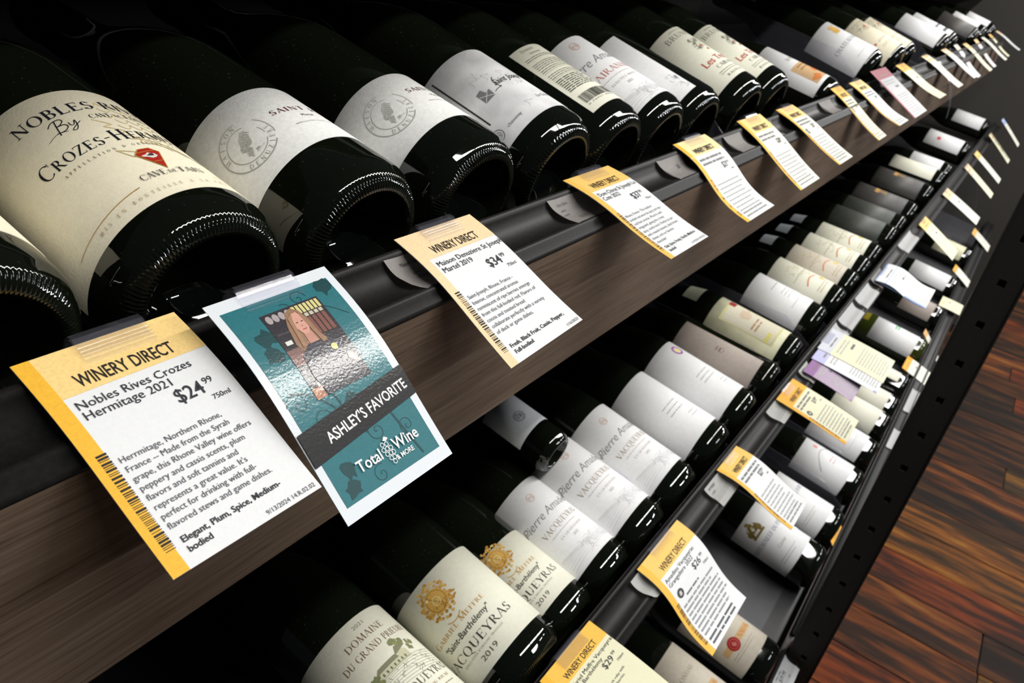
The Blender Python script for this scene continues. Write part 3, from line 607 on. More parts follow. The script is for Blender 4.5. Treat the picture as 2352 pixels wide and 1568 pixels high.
def shelf(label, x0, x1, ry, rz, dz, slope, yc, fascia=None, dividers=(), dh=.07, deckm=BLK, rails=None):
    t = thing('display_shelf', label, 'shelf', (x0, ry, rz + H0)); L = x1 - x0
    for ra, rb in (rails or ((x0, x1),)):
      bm = bmesh.new(); an = [(0, -.002), (-.0012, 0), (0, .0016), (.0022, .0016), (.0038, 0), (.0062, -.0022), (.0100, -.0036), (.0140, -.0040), (.0180, -.0034), (.0215, -.0020), (.0240, 0), (.0258, .0012), (.0276, .0010), (.0290, -.0006), (.0330, -.0012), (.0345, -.0020), (.0345, -.0060), (0, -.0080)]
      sweep_x(bm, [(-.913 * a - .407 * n, -.407 * a + .913 * n) for a, n in an], ra - x0, rb - x0); bmesh.ops.recalc_face_normals(bm, faces=bm.faces); o = mesh_obj('price_rail', bm, RAIL, t, smooth=True)
      for p_ in o.data.polygons: p_.use_smooth = len(p_.vertices) == 4
    if fascia:
        bm = bmesh.new(); box(bm, 0, L, -.0300, -.0150, -fascia, -.0175)
        mesh_obj('fascia_board', bm, WOOD, t)
    bm = bmesh.new(); f = lambda y: dz + (y - yc) * slope - rz
    ya, yb = ry + .008, .69
    yf = .0035; sweep_x(bm, [(yf, -.0075), (yf + .0012, -.0075), (yf + .0012, f(ry + yf)), (yb - ry, f(yb)), (yb - ry, f(yb) - .004), (yf, f(ry + yf) - .004)], 0, L); mesh_obj('deck', bm, deckm, t)
    for dx in dividers:
        bm = bmesh.new(); ya = ry + .012; yb = ry + .30; e = .0009; v = []
        for x in (dx - e - x0, dx + e - x0):
            v.append([bm.verts.new((x, y - ry, z)) for y, z in ((ya, f(ya) + .001), (yb, f(yb) + .001), (yb, f(yb) + dh), (ya + .05, f(ya + .05) + dh), (ya, f(ya) + dh * .55))])
        bm.faces.new(v[0]); bm.faces.new(v[1][::-1])
        for i in range(5): bm.faces.new((v[0][i], v[1][i], v[1][(i + 1) % 5], v[0][(i + 1) % 5]))
        mesh_obj('divider', bm, CLEARP, t)
    return t
shelf('top wine shelf with black price rail above a brown wood-grain fascia board', -.5, 3.4, .2255, -.1577, -.1983, .1763, .268, .1110, (1.335, .7455, 2.02))
shelf('middle wine shelf with bare black price rail and clear dividers', -.5, 3.94, .130, -.497, -.5672, .05, .17, None, (.6245, .815, 1.02, 1.122, 1.175, 1.276))
GS = mat('worn_grey_steel', (.05, .05, .055), .55, noise=.2, nscale=30)
shelf('bottom wine shelf whose black rail breaks at the slotted upright, grey deck bare beside it', -.5, 3.94, -.0150, -.893, -.9335, .14, .02, None, (.72, 1.185, 1.36, 1.49, 1.64, 2.0), deckm=GS, rails=((-.5, .947), (.983, 3.94)))
bm = bmesh.new(); box(bm, 1.4465, 1.4835, -.0056, .0030, -.040, -.004); mesh_obj('rail_joint', bm, BLK, bpy.data.objects['display_shelf.002'])
shelf('unseen upper shelf added above the bottle necks to shade them', -.5, 3.94, .36, .018, -.040, 0, .36, None)  # out of view; added to block the ceiling light so the necks stay black
bm = bmesh.new(); box(bm, -.5, 3.94, -.005, .010, 0, H0 - .96); t = thing('kick_board', 'black kick board between the bottom shelf and the floor', 'panel', (0, 0, .003)); mesh_obj('sheet', bm, BLK, t)

# ------------------------------------------------------------------ bottles, top shelf
S1 = 'dark bottles lying in a row on the top shelf'
bottle('dark bottle cut by the left picture edge with only a corner of cream label', 'a', .086, .268, -.154, 10, PC, (-75, 75), -.004, .08, None, 'near', group=S1)
bottle('dark bottle with big cream label, black title lettering and red diamond crest', 'a', .1747, .268, -.156, 10, PC, (-97, 97), -.0085, .0785, lab_rives(), 'near', group=S1)
bottle('dark bottle with flecked white label and grey round seal, nearer of the matching two', 'a', .2634, .268, -.155, 10, PWF, (-96, 100), .0075, .0615, lab_denuz(-44.5, 32), 'near', group=S1, cu=3)
bottle('dark bottle with flecked white label and grey round seal, farther of the matching two', 'a', .353, .268, -.1525, 11.5, PWF, (-96, 100), .004, .0555, lab_denuz(-38.5, 30), 'near', group=S1)
bottle('dark bottle with grey marbled label, thin black line and script lettering', 'a', .444, .268, -.151, 13.6, PM, (-84, 84), -.005, .0705, lab_chavanay(), 'mid', group=S1)
bottle('dark bottle turned to its back label with fine print and barcode', 'a', .523, .268, -.1525, 14.5, PI, (-38, 42), -.0067, .0735, lab_back(), 'mid', group=S1)
bottle('dark bottle with white label, faint red word and brown round seal on top shelf', 'a', .6035, .268, -.153, 14, PW, (-85, 85), -.0095, .083, lab_amadieu(-20, 'CAIRANNE', red=(190, 110, 104), yo=-10), 'mid', group=S1, cu=4)
bottle('dark bottle rolled aside so its white label shows only a blank flank', 'a', .685, .268, -.153, 14, PW, (-100, -18), -.009, .082, lab_side(), 'mid', group=S1, cu=4)
bottle('dark bottle with ivory label, black crest and red script, nearer of the two', 'a', .802, .268, -.152, 16, PI, (-88, 88), -.004, .0825, lab_brunel(), 'mid', group=S1, cu=5)
bottle('dark bottle with ivory label, black crest and red script, farther of the two', 'a', .893, .268, -.152, 16, PI, (-88, 88), -.003, .0825, lab_brunel(-6), 'mid', group=S1, cu=5)
def lab_low():
    p = Print(); p.rect(-26, -5, 26, 36, (214, 176, 132)); p.layer(); p.blob(6, 14, 12, 6, (216, 120, 60), 12, .4, 2); p.blob(-14, 2, 8, 5, (216, 130, 70), 12, .4, 3); p.textbars(-18, 18, 30, 2, 6, 3, (150, 110, 70)); p.serif('ROUSSE', -14, 46, 6, (150, 146, 134), width=30); p.blob(8, 62, 6, 4, (206, 178, 120), 9, .4, 4); return p
bottle('small bottle with white and orange label sunk low in the gap of the top shelf', 'a', 1.15, .262, -.1685, 10, PW, (-88, 88), -.01, .085, lab_low(), 'half', group=S1, r=.029, cu=5)
bottle('dark bottle with white label, gold crest and blue-grey title beside the clear divider', 'a', 1.402, .268, -.153, 13.5, PW, (-98, 98), -.014, .077, lab_chateau(), 'far', group=S1, cu=6)
bottle('dark bottle with cream label and red spot, overlapped by the gold-crested bottle', 'a', 1.60, .268, -.152, 15, PC, (-90, 90), -.014, .077, lab_sketch(-30), 'far', group=S1, cu=6)
bottle('dark bottle with cream label, brown vine sketch and small red mark', 'a', 1.70, .268, -.152, 16, PC, (-90, 90), -.014, .077, lab_sketch(-20), 'far', group=S1, cu=6)
bottle('dark bottle with narrow plain white label strip on the far top shelf', 'a', 2.17, .268, -.153, 14, PW, (-80, 0), -.01, .09, None, 'far', group=S1)
p = Print(); p.rect(-24, 4, 24, 12, (90, 92, 96)); p.rect(-24, 26, 24, 32, (120, 122, 126)); p.blob(4, 52, 10, 7, (150, 152, 156), 9, .3, 2)
bottle('dark bottle with white label crossed by grey stripes on the far top shelf', 'a', 2.31, .268, -.153, 14, PW, (-80, 80), -.01, .09, p, 'far', group=S1, cu=6)
p = Print(); p.blob(-8, 56, 3, 3, (200, 160, 96), 8, .3, 1); p.blob(-2, 30, 3.4, 4, (210, 176, 120), 8, .3, 2)
bottle('smoky dark bottle with two small gold marks near the far end', 'a', 2.80, .268, -.153, 14, PK, (-80, 80), -.01, .09, p, 'far', group=S1, cu=6)
bottle('dark bottle with narrow white label behind the gold-marked one', 'a', 3.02, .268, -.153, 14, PW, (-60, 20), 0, .085, None, 'far', group=S1)
bottle('last bottle on the top shelf with a short plain white label', 'a', 3.34, .268, -.153, 14, PW, (-90, 90), 0, .078, None, 'far', group=S1)

# ------------------------------------------------------------------ bottles, middle shelf
S2 = 'dark bottles lying in a row on the middle shelf'
bottle('dark bottle with ivory label and green farmhouse engraving at bottom picture edge', 'b', .2885, .17, -.518, 9, PI, (-100, 100), -.006, .0905, lab_prieur(), 'near', group=S2)
bottle('dark bottle with ivory label and full gold coat of arms', 'b', .3775, .17, -.514, 11.5, PI, (-125, 60), -.0035, .0790, lab_mitre(), 'near', group=S2)
bottle('dark bottle with ivory label and gold arms half hidden by its twin', 'b', .4490, .172, -.530, 10, PI, (-120, 60), -.0035, .0700, lab_mitre(-30), 'mid', group=S2, cu=4, sz=.92)
bottle('dark bottle with white script label lying right next to the ivory gold-armed twins', 'b', .5150, .17, -.526, 9.5, PW, (-100, 95), -.004, .1, lab_amadieu(-12, 'VACQUEYRAS'), 'mid', group=S2, cu=4, sz=.92)
bottle('dark bottle with white script label under the small capped bottle', 'b', .5840, .17, -.522, 9.5, PW, (-100, 95), -.004, .096, lab_amadieu(-12, 'VACQUEYRAS'), 'mid', group=S2, cu=4)
bottle('dark bottle with the widest, fully visible white script label on the middle shelf', 'b', .664, .17, -.520, 9.5, PW, (-108, 80), -.004, .0985, lab_amadieu(-12, 'VACQUEYRAS'), 'mid', group=S2, cu=4)
bottle('dark bottle with blank white label, lower of the pair before the taupe one', 'b', .768, .17, -.520, 8, PW, (-90, 95), -.004, .0985, lab_plain(-20), 'far', group=S2, cu=5)
bottle('dark bottle with white label and purple ring around a yellow spot', 'b', .862, .17, -.518, 8, PW, (-95, 90), -.004, .105, lab_plain(-14, (140, 76, 140)), 'far', group=S2, cu=5)
p = Print(); p.textbars(U(-38), U(-28), 56, 2, 5, 2.6, (118, 100, 92), 3); p.ring(U(-33), 50, 4, .5, (118, 100, 92), 16)
bottle('dark bottle showing a long taupe label with faint round mark', 'b', .966, .17, -.519, 5, PT, (-95, -8), -.004, .112, p, 'far', group=S2, cu=6)
bottle('dark bottle with yellow and white patterned label', 'b', 1.072, .17, -.519, 6, PY, (-92, 92), -.004, .107, lab_yellow(), 'far', group=S2, cu=6, neck=PY)
bottle('dark bottle with grey-white label and dark smudge beside the clear dividers', 'b', 1.219, .174, -.518, 7, PW, (-90, 90), 0, .095, lab_plain(-10, None, (130, 132, 128)), 'far', group=S2, cu=6)
nm = ('first', 'second', 'third', 'fourth')
for i, x in enumerate((1.332, 1.433, 1.534, 1.635)):
    bottle('ivory labelled bottle with orange and gold marks, %s nearest of four packed together' % nm[i], 'b', x, .17, -.519, 6 - i * .8, (PI, PB, PI, PI)[i], (-92, 92), -.002, .098, lab_orange(i + 1), 'far', group=S2, cu=7, neck=PW if i else None)
bottle('bottle with a dim olive-grey label just past the four ivory ones', 'b', 1.80, .17, -.519, 3, PG, (-80, 60), 0, .11, None, 'far', group=S2)
bottle('second bottle with a dim olive-grey label, before the gold lettered pair', 'b', 1.91, .17, -.519, 3, PG, (-80, 60), 0, .11, None, 'far', group=S2)
bottle('bottle with charcoal label and gold monogram, nearer one', 'b', 2.06, .17, -.519, 4, PK, (-90, 90), 0, .12, lab_gold(), 'far', group=S2, cu=6)
bottle('bottle with charcoal label and gold monogram, farther one', 'b', 2.30, .17, -.519, 4, PK, (-90, 90), 0, .12, lab_gold(), 'far', group=S2, cu=6)
bottle('bottle with narrow cream-white label after the gold lettered pair', 'b', 2.52, .17, -.519, 4, PI, (-70, 20), 0, .12, None, 'far', group=S2)
bottle('bottle with ribbed white label below the red-spotted one', 'b', 2.66, .17, -.519, 4, PW, (-80, 60), 0, .09, lab_plain(-14), 'far', group=S2, cu=6)
bottle('bottle with big white label and one red spot near the far end', 'b', 3.12, .17, -.519, 6, PW, (-92, 92), -.004, .115, lab_dot(), 'far', group=S2, cu=6)
bottle('farthest pale labelled bottle of the middle shelf', 'b', 3.80, .17, -.519, 6, PW, (-92, 92), -.004, .11, lab_plain(-14), 'far', group=S2, cu=6)
# small bottle lying on top of its neighbours
p = Print(); p.ring(U(-25) * .7, 34, 7.4, .7, (130, 136, 138), 26); p.ring(U(-25) * .7, 34, 5.6, .4, (130, 136, 138), 24); p.serif('CR', U(-25) * .7 - 3.4, 31.6, 5, (96, 100, 102)); p.scrib(U(-25) * .7 - 4, 30, U(-25) * .7 + 4, 38, (120, 124, 126), 12, .4, 2, 4)
bottle('small bottle with pale grey label and round monogram lying across two others', 'b', .549, .262, -.450, 9, PW, (-95, 95), .010, .070, p, 'half', group=S2, r=.029, cu=4, sz=.78)

# ------------------------------------------------------------------ bottles, bottom shelf
S3 = 'dark bottles lying on the bottom shelf'
bottle('bottle with pale grey-green label at the lower edge below the hanging tags', 'c', .64, .02, -.888, 8, PI, (-92, 92), -.002, .1, lab_plain(-30), 'far', group=S3, cu=6)
bottle('bottle with beige label and small crest beside the bottom shelf divider', 'c', .765, .02, -.888, 8, PB, (-92, 92), -.002, .1, lab_seal(False), 'far', group=S3, cu=5)
bottle('bottle with beige label, orange band and red wax-like seal', 'c', .887, .02, -.888, 8, PB, (-92, 92), -.002, .104, lab_seal(True), 'far', group=S3, cu=5)
bottle('bottle with white label and dark gold coat of arms above the bare gap', 'c', 1.145, .02, -.886, 8, PW, (-120, 70), .008, .112, lab_neuf(), 'mid', group=S3, cu=5)
bottle('bottle with white label and gold wreath partly behind a hanging tag', 'c', 1.268, .02, -.888, 8, PW, (-120, 70), -.002, .108, lab_neuf(), 'far', group=S3, cu=6)
bottle('bottle with white label, pink dot and grey curve', 'c', 1.428, .02, -.888, 8, PW, (-100, 80), -.002, .1, lab_rose(), 'far', group=S3, cu=6, foil=FOILR)
bottle('bottle with pale grey label behind the speckled tag', 'c', 1.565, .02, -.888, 8, PW, (-92, 60), -.002, .11, lab_plain(-30, None, (190, 190, 192)), 'far', group=S3, cu=6)
bottle('bottle with off-white label, lower of the stacked pair on the bottom shelf', 'c', 1.70, .02, -.888, 7, PI, (-92, 40), -.002, .1, None, 'far', group=S3)
bottle('bottle with off-white label, upper of the stacked pair on the bottom shelf', 'c', 1.80, .02, -.888, 7, PI, (-92, 40), -.002, .1, None, 'far', group=S3)
bottle('olive glass bottle with white label, green lettering and mustard collar', 'c', 2.20, .02, -.888, 7, PW, (-100, 92), -.002, .115, lab_green(), 'olive', group=S3, cu=6, foil=FOILY, neck=FOILY)
bottle('bottle with narrow speckled cream label beside the olive one', 'c', 1.93, .02, -.888, 7, PI, (-40, 30), -.002, .09, None, 'far', group=S3)
bottle('bottle with brownish grey label near the upright, half hidden', 'c', 2.50, .02, -.888, 7, PT, (-92, 92), -.002, .09, None, 'far', group=S3)
bottle('bottle with tall pale blue-grey label behind the far orange tags', 'c', 2.82, .02, -.888, 7, PW, (-92, 92), -.002, .12, None, 'far', group=S3)
bottle('bottle with khaki label close to the end panel', 'c', 3.22, .02, -.888, 7, PY, (-92, 92), -.002, .1, None, 'far', group=S3)
# ------------------------------------------------------------------ shelf tags
YEL = (246, 186, 60); LY = (250, 214, 140); PEACH = (246, 216, 170); TXT = (52, 54, 60); TX2 = (84, 86, 92)
def winery(title, price, cents, body, notes, date, stripe=YEL, head=LY, full=True, seed=1, seal=False, lead=3.5, ts=3.3, bs=2.15, y0=-44.6):
    p = Print(); p.rect(0, -18, 55, 0, head); p.layer(); p.rect(0, -82, 5.4, 0, stripe); p.layer()
    p.sans('WINERY DIRECT', 12, -16, 5.2, (44, 40, 36), width=33, bold=.09 if full else .16)
    if full:
        for i, t in enumerate(title): p.sans(t, 7, -23.6 - i * 4.1, ts, TXT)
        p.sans('$' + price, 33.5, -34.6, 5.4, TXT, bold=.05, sx=.9); p.sans(cents, 44.6, -31.8, 2.6, TXT); p.sans('750ml', 44, -38.2, 2, TXT)
        for i, t in enumerate(body): p.sans(t, 7.4, y0 - i * lead, bs, TX2, sx=.97)
        for i, t in enumerate(notes): p.sans(t, 8.2, -74.4 - i * 3.4, 2.15, (40, 42, 48), bold=.05)
        p.sans(date, 53.4, -80.6, 1.65, TX2, al='R')
    else:
        p.textbars(8, 50, -23.5, 2, 4.2, 3.2, (120, 122, 124), seed); p.sans('$' + price, 34, -34.6, 5.2, (80, 82, 84), bold=.12, sx=.8); p.sans(cents, 42.6, -32.4, 2.8, (96, 98, 100)); p.textbars(45, 50, -38, 1, 1, 2, (130, 132, 134), seed + 1)
        p.textbars(9, 52, -46, 8, 3.7, 2.1, (172, 174, 174), seed + 2); p.textbars(9, 50, -75, 2, 3.6, 2.4, (150, 152, 152), seed + 3)
    if seal: p.circ(12, -36, 3.4, (70, 72, 70), 18); p.layer(); p.blob(12, -36, 1.6, 1.9, (205, 205, 200), 8, .4, 3)
    p.barcode(2.6, -74.5, 5.8, -39, (40, 38, 34), True, seed)
    return p
def pale(head, body=(184, 184, 182), seed=1, stripe=None):
    p = Print(); p.rect(0, -16, 55, 0, head); p.layer()
    if stripe: p.rect(0, -82, 4, 0, stripe); p.layer()
    p.textbars(14, 44, -12, 1, 1, 3, (130, 120, 110), seed); p.textbars(9, 50, -22, 2, 4.2, 2.8, body, seed + 5); p.textbars(30, 44, -34, 1, 1, 5, (110, 110, 112), seed + 6); p.textbars(9, 52, -46, 8, 3.7, 2.0, body, seed + 2); p.textbars(9, 50, -75, 2, 3.6, 2.2, body, seed + 3)
    return p
def tag(label, X0, X1, top, bot, pr, card, curl=.003, s2=0, clip=(.30, .78), cv=5, kk=1, grp='price cards clipped to the top shelf rail', CW=55, CH=82, skew=0, name='price_card', cat='price tag', gloss=0, tw=0, lift=.00012, rail='auto'):
    if rail == 'auto': rail = (.2255, -.1577) if 'top' in grp else (.130, -.497) if 'middle' in grp else None
    if rail:
        py, pz = rail[0] - .0012, rail[1] + .0030; k_ = (-.407 * py + .913 * pz) / (-.407 * top[0] + .913 * top[1]); k_ *= kk
        X0, X1, curl, s2, tw = X0 * k_, X1 * k_, curl * k_, s2 * k_, tw * k_; top = (top[0] * k_, top[1] * k_); bot = (bot[0] * k_, bot[1] * k_)
    T = Vector((0, 0, 0)); B = Vector((0, bot[0] - top[0], bot[1] - top[1])); W = X1 - X0; L = B.length; D = B / L; N = Vector((0, D.z, -D.y)); N = -N if N.z < 0 else N
    o = thing(name, label, cat, (X0, top[0], top[1] + H0), grp)
    def P(u, v, h=0):      # u,v in 0..1
        a = curl * math.sin(math.pi * v) + s2 * math.sin(2 * math.pi * v) + tw * (u - .5) * v * v * 2
        return T + B * v + N * (a + h) + Vector((W * u + skew * v, 0, 0))
    bm = bmesh.new(); n, m = 20, 6; e = .00028; f_ = [[bm.verts.new(P(j / m, i / n)) for j in range(m + 1)] for i in range(n + 1)]; b_ = [[bm.verts.new(P(j / m, i / n, -e)) for j in range(m + 1)] for i in range(n + 1)]
    for i in range(n):
        for j in range(m):
            bm.faces.new((f_[i][j], f_[i + 1][j], f_[i + 1][j + 1], f_[i][j + 1])); bm.faces.new((b_[i][j], b_[i][j + 1], b_[i + 1][j + 1], b_[i + 1][j]))
    for i in range(n): bm.faces.new((f_[i][0], b_[i][0], b_[i + 1][0], f_[i + 1][0])); bm.faces.new((f_[i][m], f_[i + 1][m], b_[i + 1][m], b_[i][m]))
    for j in range(m): bm.faces.new((f_[0][j], f_[0][j + 1], b_[0][j + 1], b_[0][j])); bm.faces.new((f_[n][j], b_[n][j], b_[n][j + 1], f_[n][j + 1]))
    c = mesh_obj('card', bm, card, o, smooth=False)
    if pr: pr.build('printed_face', c, lambda u, y, l: P(u / CW, -y / CH, l), cv=cv, gloss=gloss, lift=lift)
    if clip:
        bm = bmesh.new(); a0 = [(-2.6, -11), (-4.2, -6), (-4.2, -1), (-3.2, 1.6), (-.6, 2.7), (1.2, 2.3)]
        rib = []
        for k in range(5): q = 1.6 + k * 1.5; rib += [(q, 2.1 - q * .07), (q + .4, 2.75 - q * .07), (q + .9, 2.75 - q * .07), (q + 1.2, 2.1 - q * .07)]
        prof = a0 + rib + [(9.4, 1.35), (9.4, .6), (1.5, 1.1), (-.8, 1.3), (-2.2, .6), (-3.1, -1.4), (-3.1, -5.8), (-1.8, -10.6)]
        pr2 = [(D.y * a / 1000 + N.y * b / 1000, D.z * a / 1000 + N.z * b / 1000) for a, b in prof]
        sweep_x(bm, pr2, W * clip[0], W * clip[1]); bmesh.ops.recalc_face_normals(bm, faces=bm.faces)
        mesh_obj('clear_clip', bm, CLEARP, o)
    return o
t1 = winery(['Nobles Rives Crozes', 'Hermitage 2021'], '24', '99', ['Herrmitage, Northern Rhone,', 'France -- Made from the Syrah', 'grape, this Rhone Valley wine offers', 'peppery and cassis scents, plum', 'flavors and soft tannins and', "represents a great value. It's", 'perfect for drinking with full-', 'flavored stews and game dishes.'], ['Elegant, Plum, Spice, Medium-', 'bodied'], '9/13/2024 14.R.02.02')
tag('large yellow-striped price card reading $24.99 at the left', .0859, .1399, (.215, -.1430), (.1400, -.1752), t1, TW, .0020, s2=.0006, clip=(.34, .78), cv=4)
def fav():
    p = Print(); TEAL = (44, 112, 120); DT = (30, 70, 74)
    p.rect(3.4, -89.6, 54.6, -5.4, TEAL); p.layer()
    rd = random.Random(4)
    def spiral(x, y, r, a, s): p.curve(lambda t: (x + r * (1 - t) * math.cos(a + s * 9 * t), y + r * (1 - t) * math.sin(a + s * 9 * t)), .35, DT, 22)
    for x, y, r, a, s in ((36, -10, 4, 0, 1), (28, -13, 3.2, 2, -1), (44, -40, 4, 1, 1), (8, -49, 5, 3, -1), (14, -58, 4.4, 0, 1), (32, -71, 4.5, 2, 1), (46, -75, 4, 4, -1), (24, -86, 4, 1, 1)): spiral(x, y, r, a, s)
    p.curve(lambda t: (6 + 22 * t, -44 - 26 * t * t), .8, DT, 16); p.curve(lambda t: (20 + 4 * math.sin(3 * t), -44 - 22 * t), .9, DT, 12); p.curve(lambda t: (41 + 5 * t, -62 - 26 * t), 1, DT, 12); p.curve(lambda t: (30 + 22 * t, -12 - 12 * t * t), .4, DT, 12)
    for x, y, k in ((13, -21, 3), (11, -28, 4), (50, -9, 5), (30, -57, 6), (10, -85, 7), (12, -78, 8)):
        p.blob(x, y, 4, 3.6, DT, 13, .4, k)
    p.layer()
    # the small photograph printed on the card
    p.rect(16, -50.5, 44, -11.8, (52, 48, 54)); p.layer()
    for k in range(4): p.circ(18.6 + k * 3, -14.6, 1.4, (170, 160, 160), 12, ry=1.9)
    for k in range(7): p.rect(30 + k * 1.95, -16.6, 31.4 + k * 1.95, -12.6, (216, 206, 140)); p.rect(17 + k * .01, -22.2, 30, -21.4, (110, 106, 112))
    for k in range(5): p.rect(31 + k * 2.4, -27.5, 32.8 + k * 2.4, -19, (128, 84, 74)); p.rect(31 + k * 2.4, -18.6, 32.8 + k * 2.4, -17, (200, 192, 170))
    p.rect(18, -27, 21, -25.2, (222, 222, 214)); p.rect(16, -36, 23, -29, (130, 98, 92)); p.rect(16, -50.5, 20.6, -46, (176, 120, 90)); p.rect(19.4, -47, 22, -44.4, (222, 222, 210)); p.layer()
    p.poly([(26, -14.2), (29.5, -12.8), (32.2, -15), (33.6, -20), (34, -27), (37, -33), (24, -34), (21.5, -28), (23.2, -20)], (150, 116, 92)); p.layer()
    p.poly([(21, -33), (26, -29.5), (34, -29.5), (40.5, -33), (43.6, -42), (42, -50.5), (21.6, -50.5), (20, -42)], (62, 60, 68)); p.layer()
    p.poly([(26.2, -18), (27.6, -15.4), (30.4, -15.2), (32, -18), (31.8, -22.4), (30, -25.6), (27.6, -25.2), (26.2, -22)], (214, 160, 142)); p.poly([(27.4, -25), (31, -25), (31.4, -29.6), (27, -29.6)], (196, 142, 126)); p.layer()
    p.poly([(25.4, -17), (28.6, -14.6), (27, -18), (26, -23), (25, -30), (23.4, -30)], (164, 128, 100)); p.poly([(31, -15), (32.6, -18), (32.6, -24), (35, -31), (32.6, -31), (31.6, -24)], (158, 122, 96))
    for x in (27.9, 30.3): p.rect(x - .45, -19.9, x + .45, -19.5, (70, 50, 50))
    p.rect(28.3, -23.4, 30.2, -23, (166, 84, 84)); p.rect(28.9, -21.9, 29.5, -21.3, (190, 132, 118)); p.circ(35.6, -34.4, 1.5, (214, 214, 130), 10)
    p.poly([(39, -38.6), (41.6, -39.6), (42, -42.6), (40, -43), (38.4, -41)], (208, 150, 134)); p.line([(24, -40), (32, -43), (40, -42)], .4, (38, 36, 42)); p.line([(23, -45), (33, -47.4)], .4, (40, 38, 44))
    p.layer(); p.poly([(.4, -58.6), (58.3, -52.6), (58.3, -65.9), (.4, -71.9)], (20, 20, 22)); p.layer()
    p.sans("ASHLEY'S FAVORITE", 11, -66.8, 4.4, (240, 240, 240), width=45, bold=.10, rot=.107)
    p.sans('Total', 15.2, -81.6, 4.6, (240, 240, 240), width=12.4, bold=.10); p.sans('Wine', 34.6, -81.4, 4.9, (240, 240, 240), width=13.4, bold=.10); p.sans('& MORE', 33, -85, 2.0, (240, 240, 240), width=9.5, bold=.06)
    for k, (x, y) in enumerate(((30, -77), (32, -77.4), (29.4, -79), (31.2, -79.2), (33, -79.4), (30, -81), (31.8, -81.2), (33.2, -81.4), (30.8, -83), (32.4, -83.2), (31.6, -84.8))): p.ring(x, y, 1.0, .28, (240, 240, 240), 10)
    p.poly([(31, -75.6), (32.6, -74.4), (34, -75.6), (32.4, -76.4)], (240, 240, 240)); p.ring(50, -89.9, .01, .01, DT, 3)
    return p
tag('glossy white-edged card with teal print, small portrait and black banner', .1512, .2097, (.215, -.1452), (.1375, -.1990), fav(), GLO, .0042, s2=.0009, clip=(.24, .70), cv=4, CW=58.5, CH=95, name='staff_pick_card', cat='card', grp='cards clipped to the top shelf rail', gloss=1, kk=.945)
t3 = winery(['Maison Denuziere St Joseph', 'Martel 2019'], '34', '99', ['Saint-Joseph, Rhone, France -', 'Intense, concentrated aromas', 'reminiscent of ripe berries emerge', 'from this full-bodied red. Flavors of', 'cocoa and toasted bread', 'collaborate perfectly with a variety', 'of duck or game dishes.'], ['Fresh, Black Fruit, Cassis, Pepper,', 'Full-bodied'], '1/16/2023', stripe=PEACH, head=PEACH, seed=3, ts=3.1, bs=2.1)
tag('white card with pale peach header reading $34.99', .2522, .3091, (.215, -.1440), (.1407, -.1752), t3, TW, .0018, s2=.0008, clip=(.29, .75), cv=4, tw=.003)
t4 = winery(['Dom Chirat St Joseph La', 'Cote 2022'], '37', '99', ['Rhone, France- This medium', 'bodied red wine has spicy and ripe', 'red fruit aromas. Wood is well', 'integrated, giving this a lively', 'spicy, vanilla touch. Perfect to pair', 'with roasted cheveuls, duck breast,', 'cheese, and our favorite-', 'chocolate!'], ['Oak, Spice, Fruity, Vanilla, Medium-', 'bodied'], '6/19/2024 14.R.02.02', stripe=(244, 190, 90), head=(246, 200, 112), seed=4)
tag('white card with amber header reading $37.99', .4015, .4588, (.215, -.1428), (.1362, -.1640), t4, TW, .0012, s2=.0012, cv=4)
G1 = dict(body=[], notes=[], date='', title=[], full=False)
FA = [('fifth', .5638, .6280, -.1437, .142, -.1808, (250, 226, 168), .0, .0028, 1, TW), ('sixth', .7029, .7660, -.142, .1415, -.1825, LY, .0012, .001, 0, TPAL), ('seventh', .8184, .8747, -.144, .1378, -.177, LY, .0012, .001, 1, TPAL),
      ('eighth', 1.0285, 1.0756, -.1402, .1408, -.182, (244, 190, 84), .0, .001, 1, TCR), ('ninth', 1.1242, 1.19, -.141, .137, -.175, (248, 220, 150), -.0015, .0015, 0, TW)]
LBL = ['bowed cream-headed card hanging beside the barcode bottle', 'amber-headed card hanging below the two black-crested bottles, nearer one', 'amber-headed card hanging below the two black-crested bottles, farther one with small seal', 'narrow amber card in front of the low orange-labelled bottle', 'wider amber card next to the grey and rose card']
for i, (nm_, a, b, z, yb, zb, hd, cl, s2, sl, cd) in enumerate(FA):
    tag(LBL[i], a, b, (.215, z), (yb, zb), winery([], str(21 + 7 * i), '99', [], [], '', stripe=YEL, head=hd, full=False, seed=9 + i, seal=sl and i > 0), cd, cl, s2, cv=8)
p = pale((150, 86, 96), (160, 160, 166), 5, (176, 96, 108))
tag('grey plastic-sleeved card with dusty rose header', 1.2391, 1.345, (.215, -.1336), (.136, -.178), p, mat('grey_sleeve_card', (.42, .42, .44), .3, noise=.05), .0, 0, clip=None, cv=None, name='sleeved_card', cat='card', kk=.955)
tag('cream card with amber header, right of the rose-headed sleeve', 1.4341, 1.505, (.215, -.137), (.134, -.168), pale((244, 190, 90), seed=6), TCR, -.002, .001, cv=None)
tag('pale card with amber edge, next to a curled clear strip', 1.6757, 1.745, (.215, -.135), (.135, -.171), pale((248, 214, 150), seed=7), TPAL, .001, .001, cv=None)
FF = [(1.9203, 1.99, -.1345, .1355, -.1733, TW), (2.109, 2.17, -.1325, .14, -.184, TW), (2.287, 2.355, -.1368, .1355, -.183, TCR), (2.5132, 2.58, -.1348, .141, -.187, TW), (2.6888, 2.76, -.135, .134, -.179, TPAL), (2.88, 2.94, -.132, .139, -.178, TCR), (3.0909, 3.16, -.1286, .1295, -.169, TW)]
WHO = ['first', 'second', 'third', 'fourth', 'fifth', 'sixth', 'last']
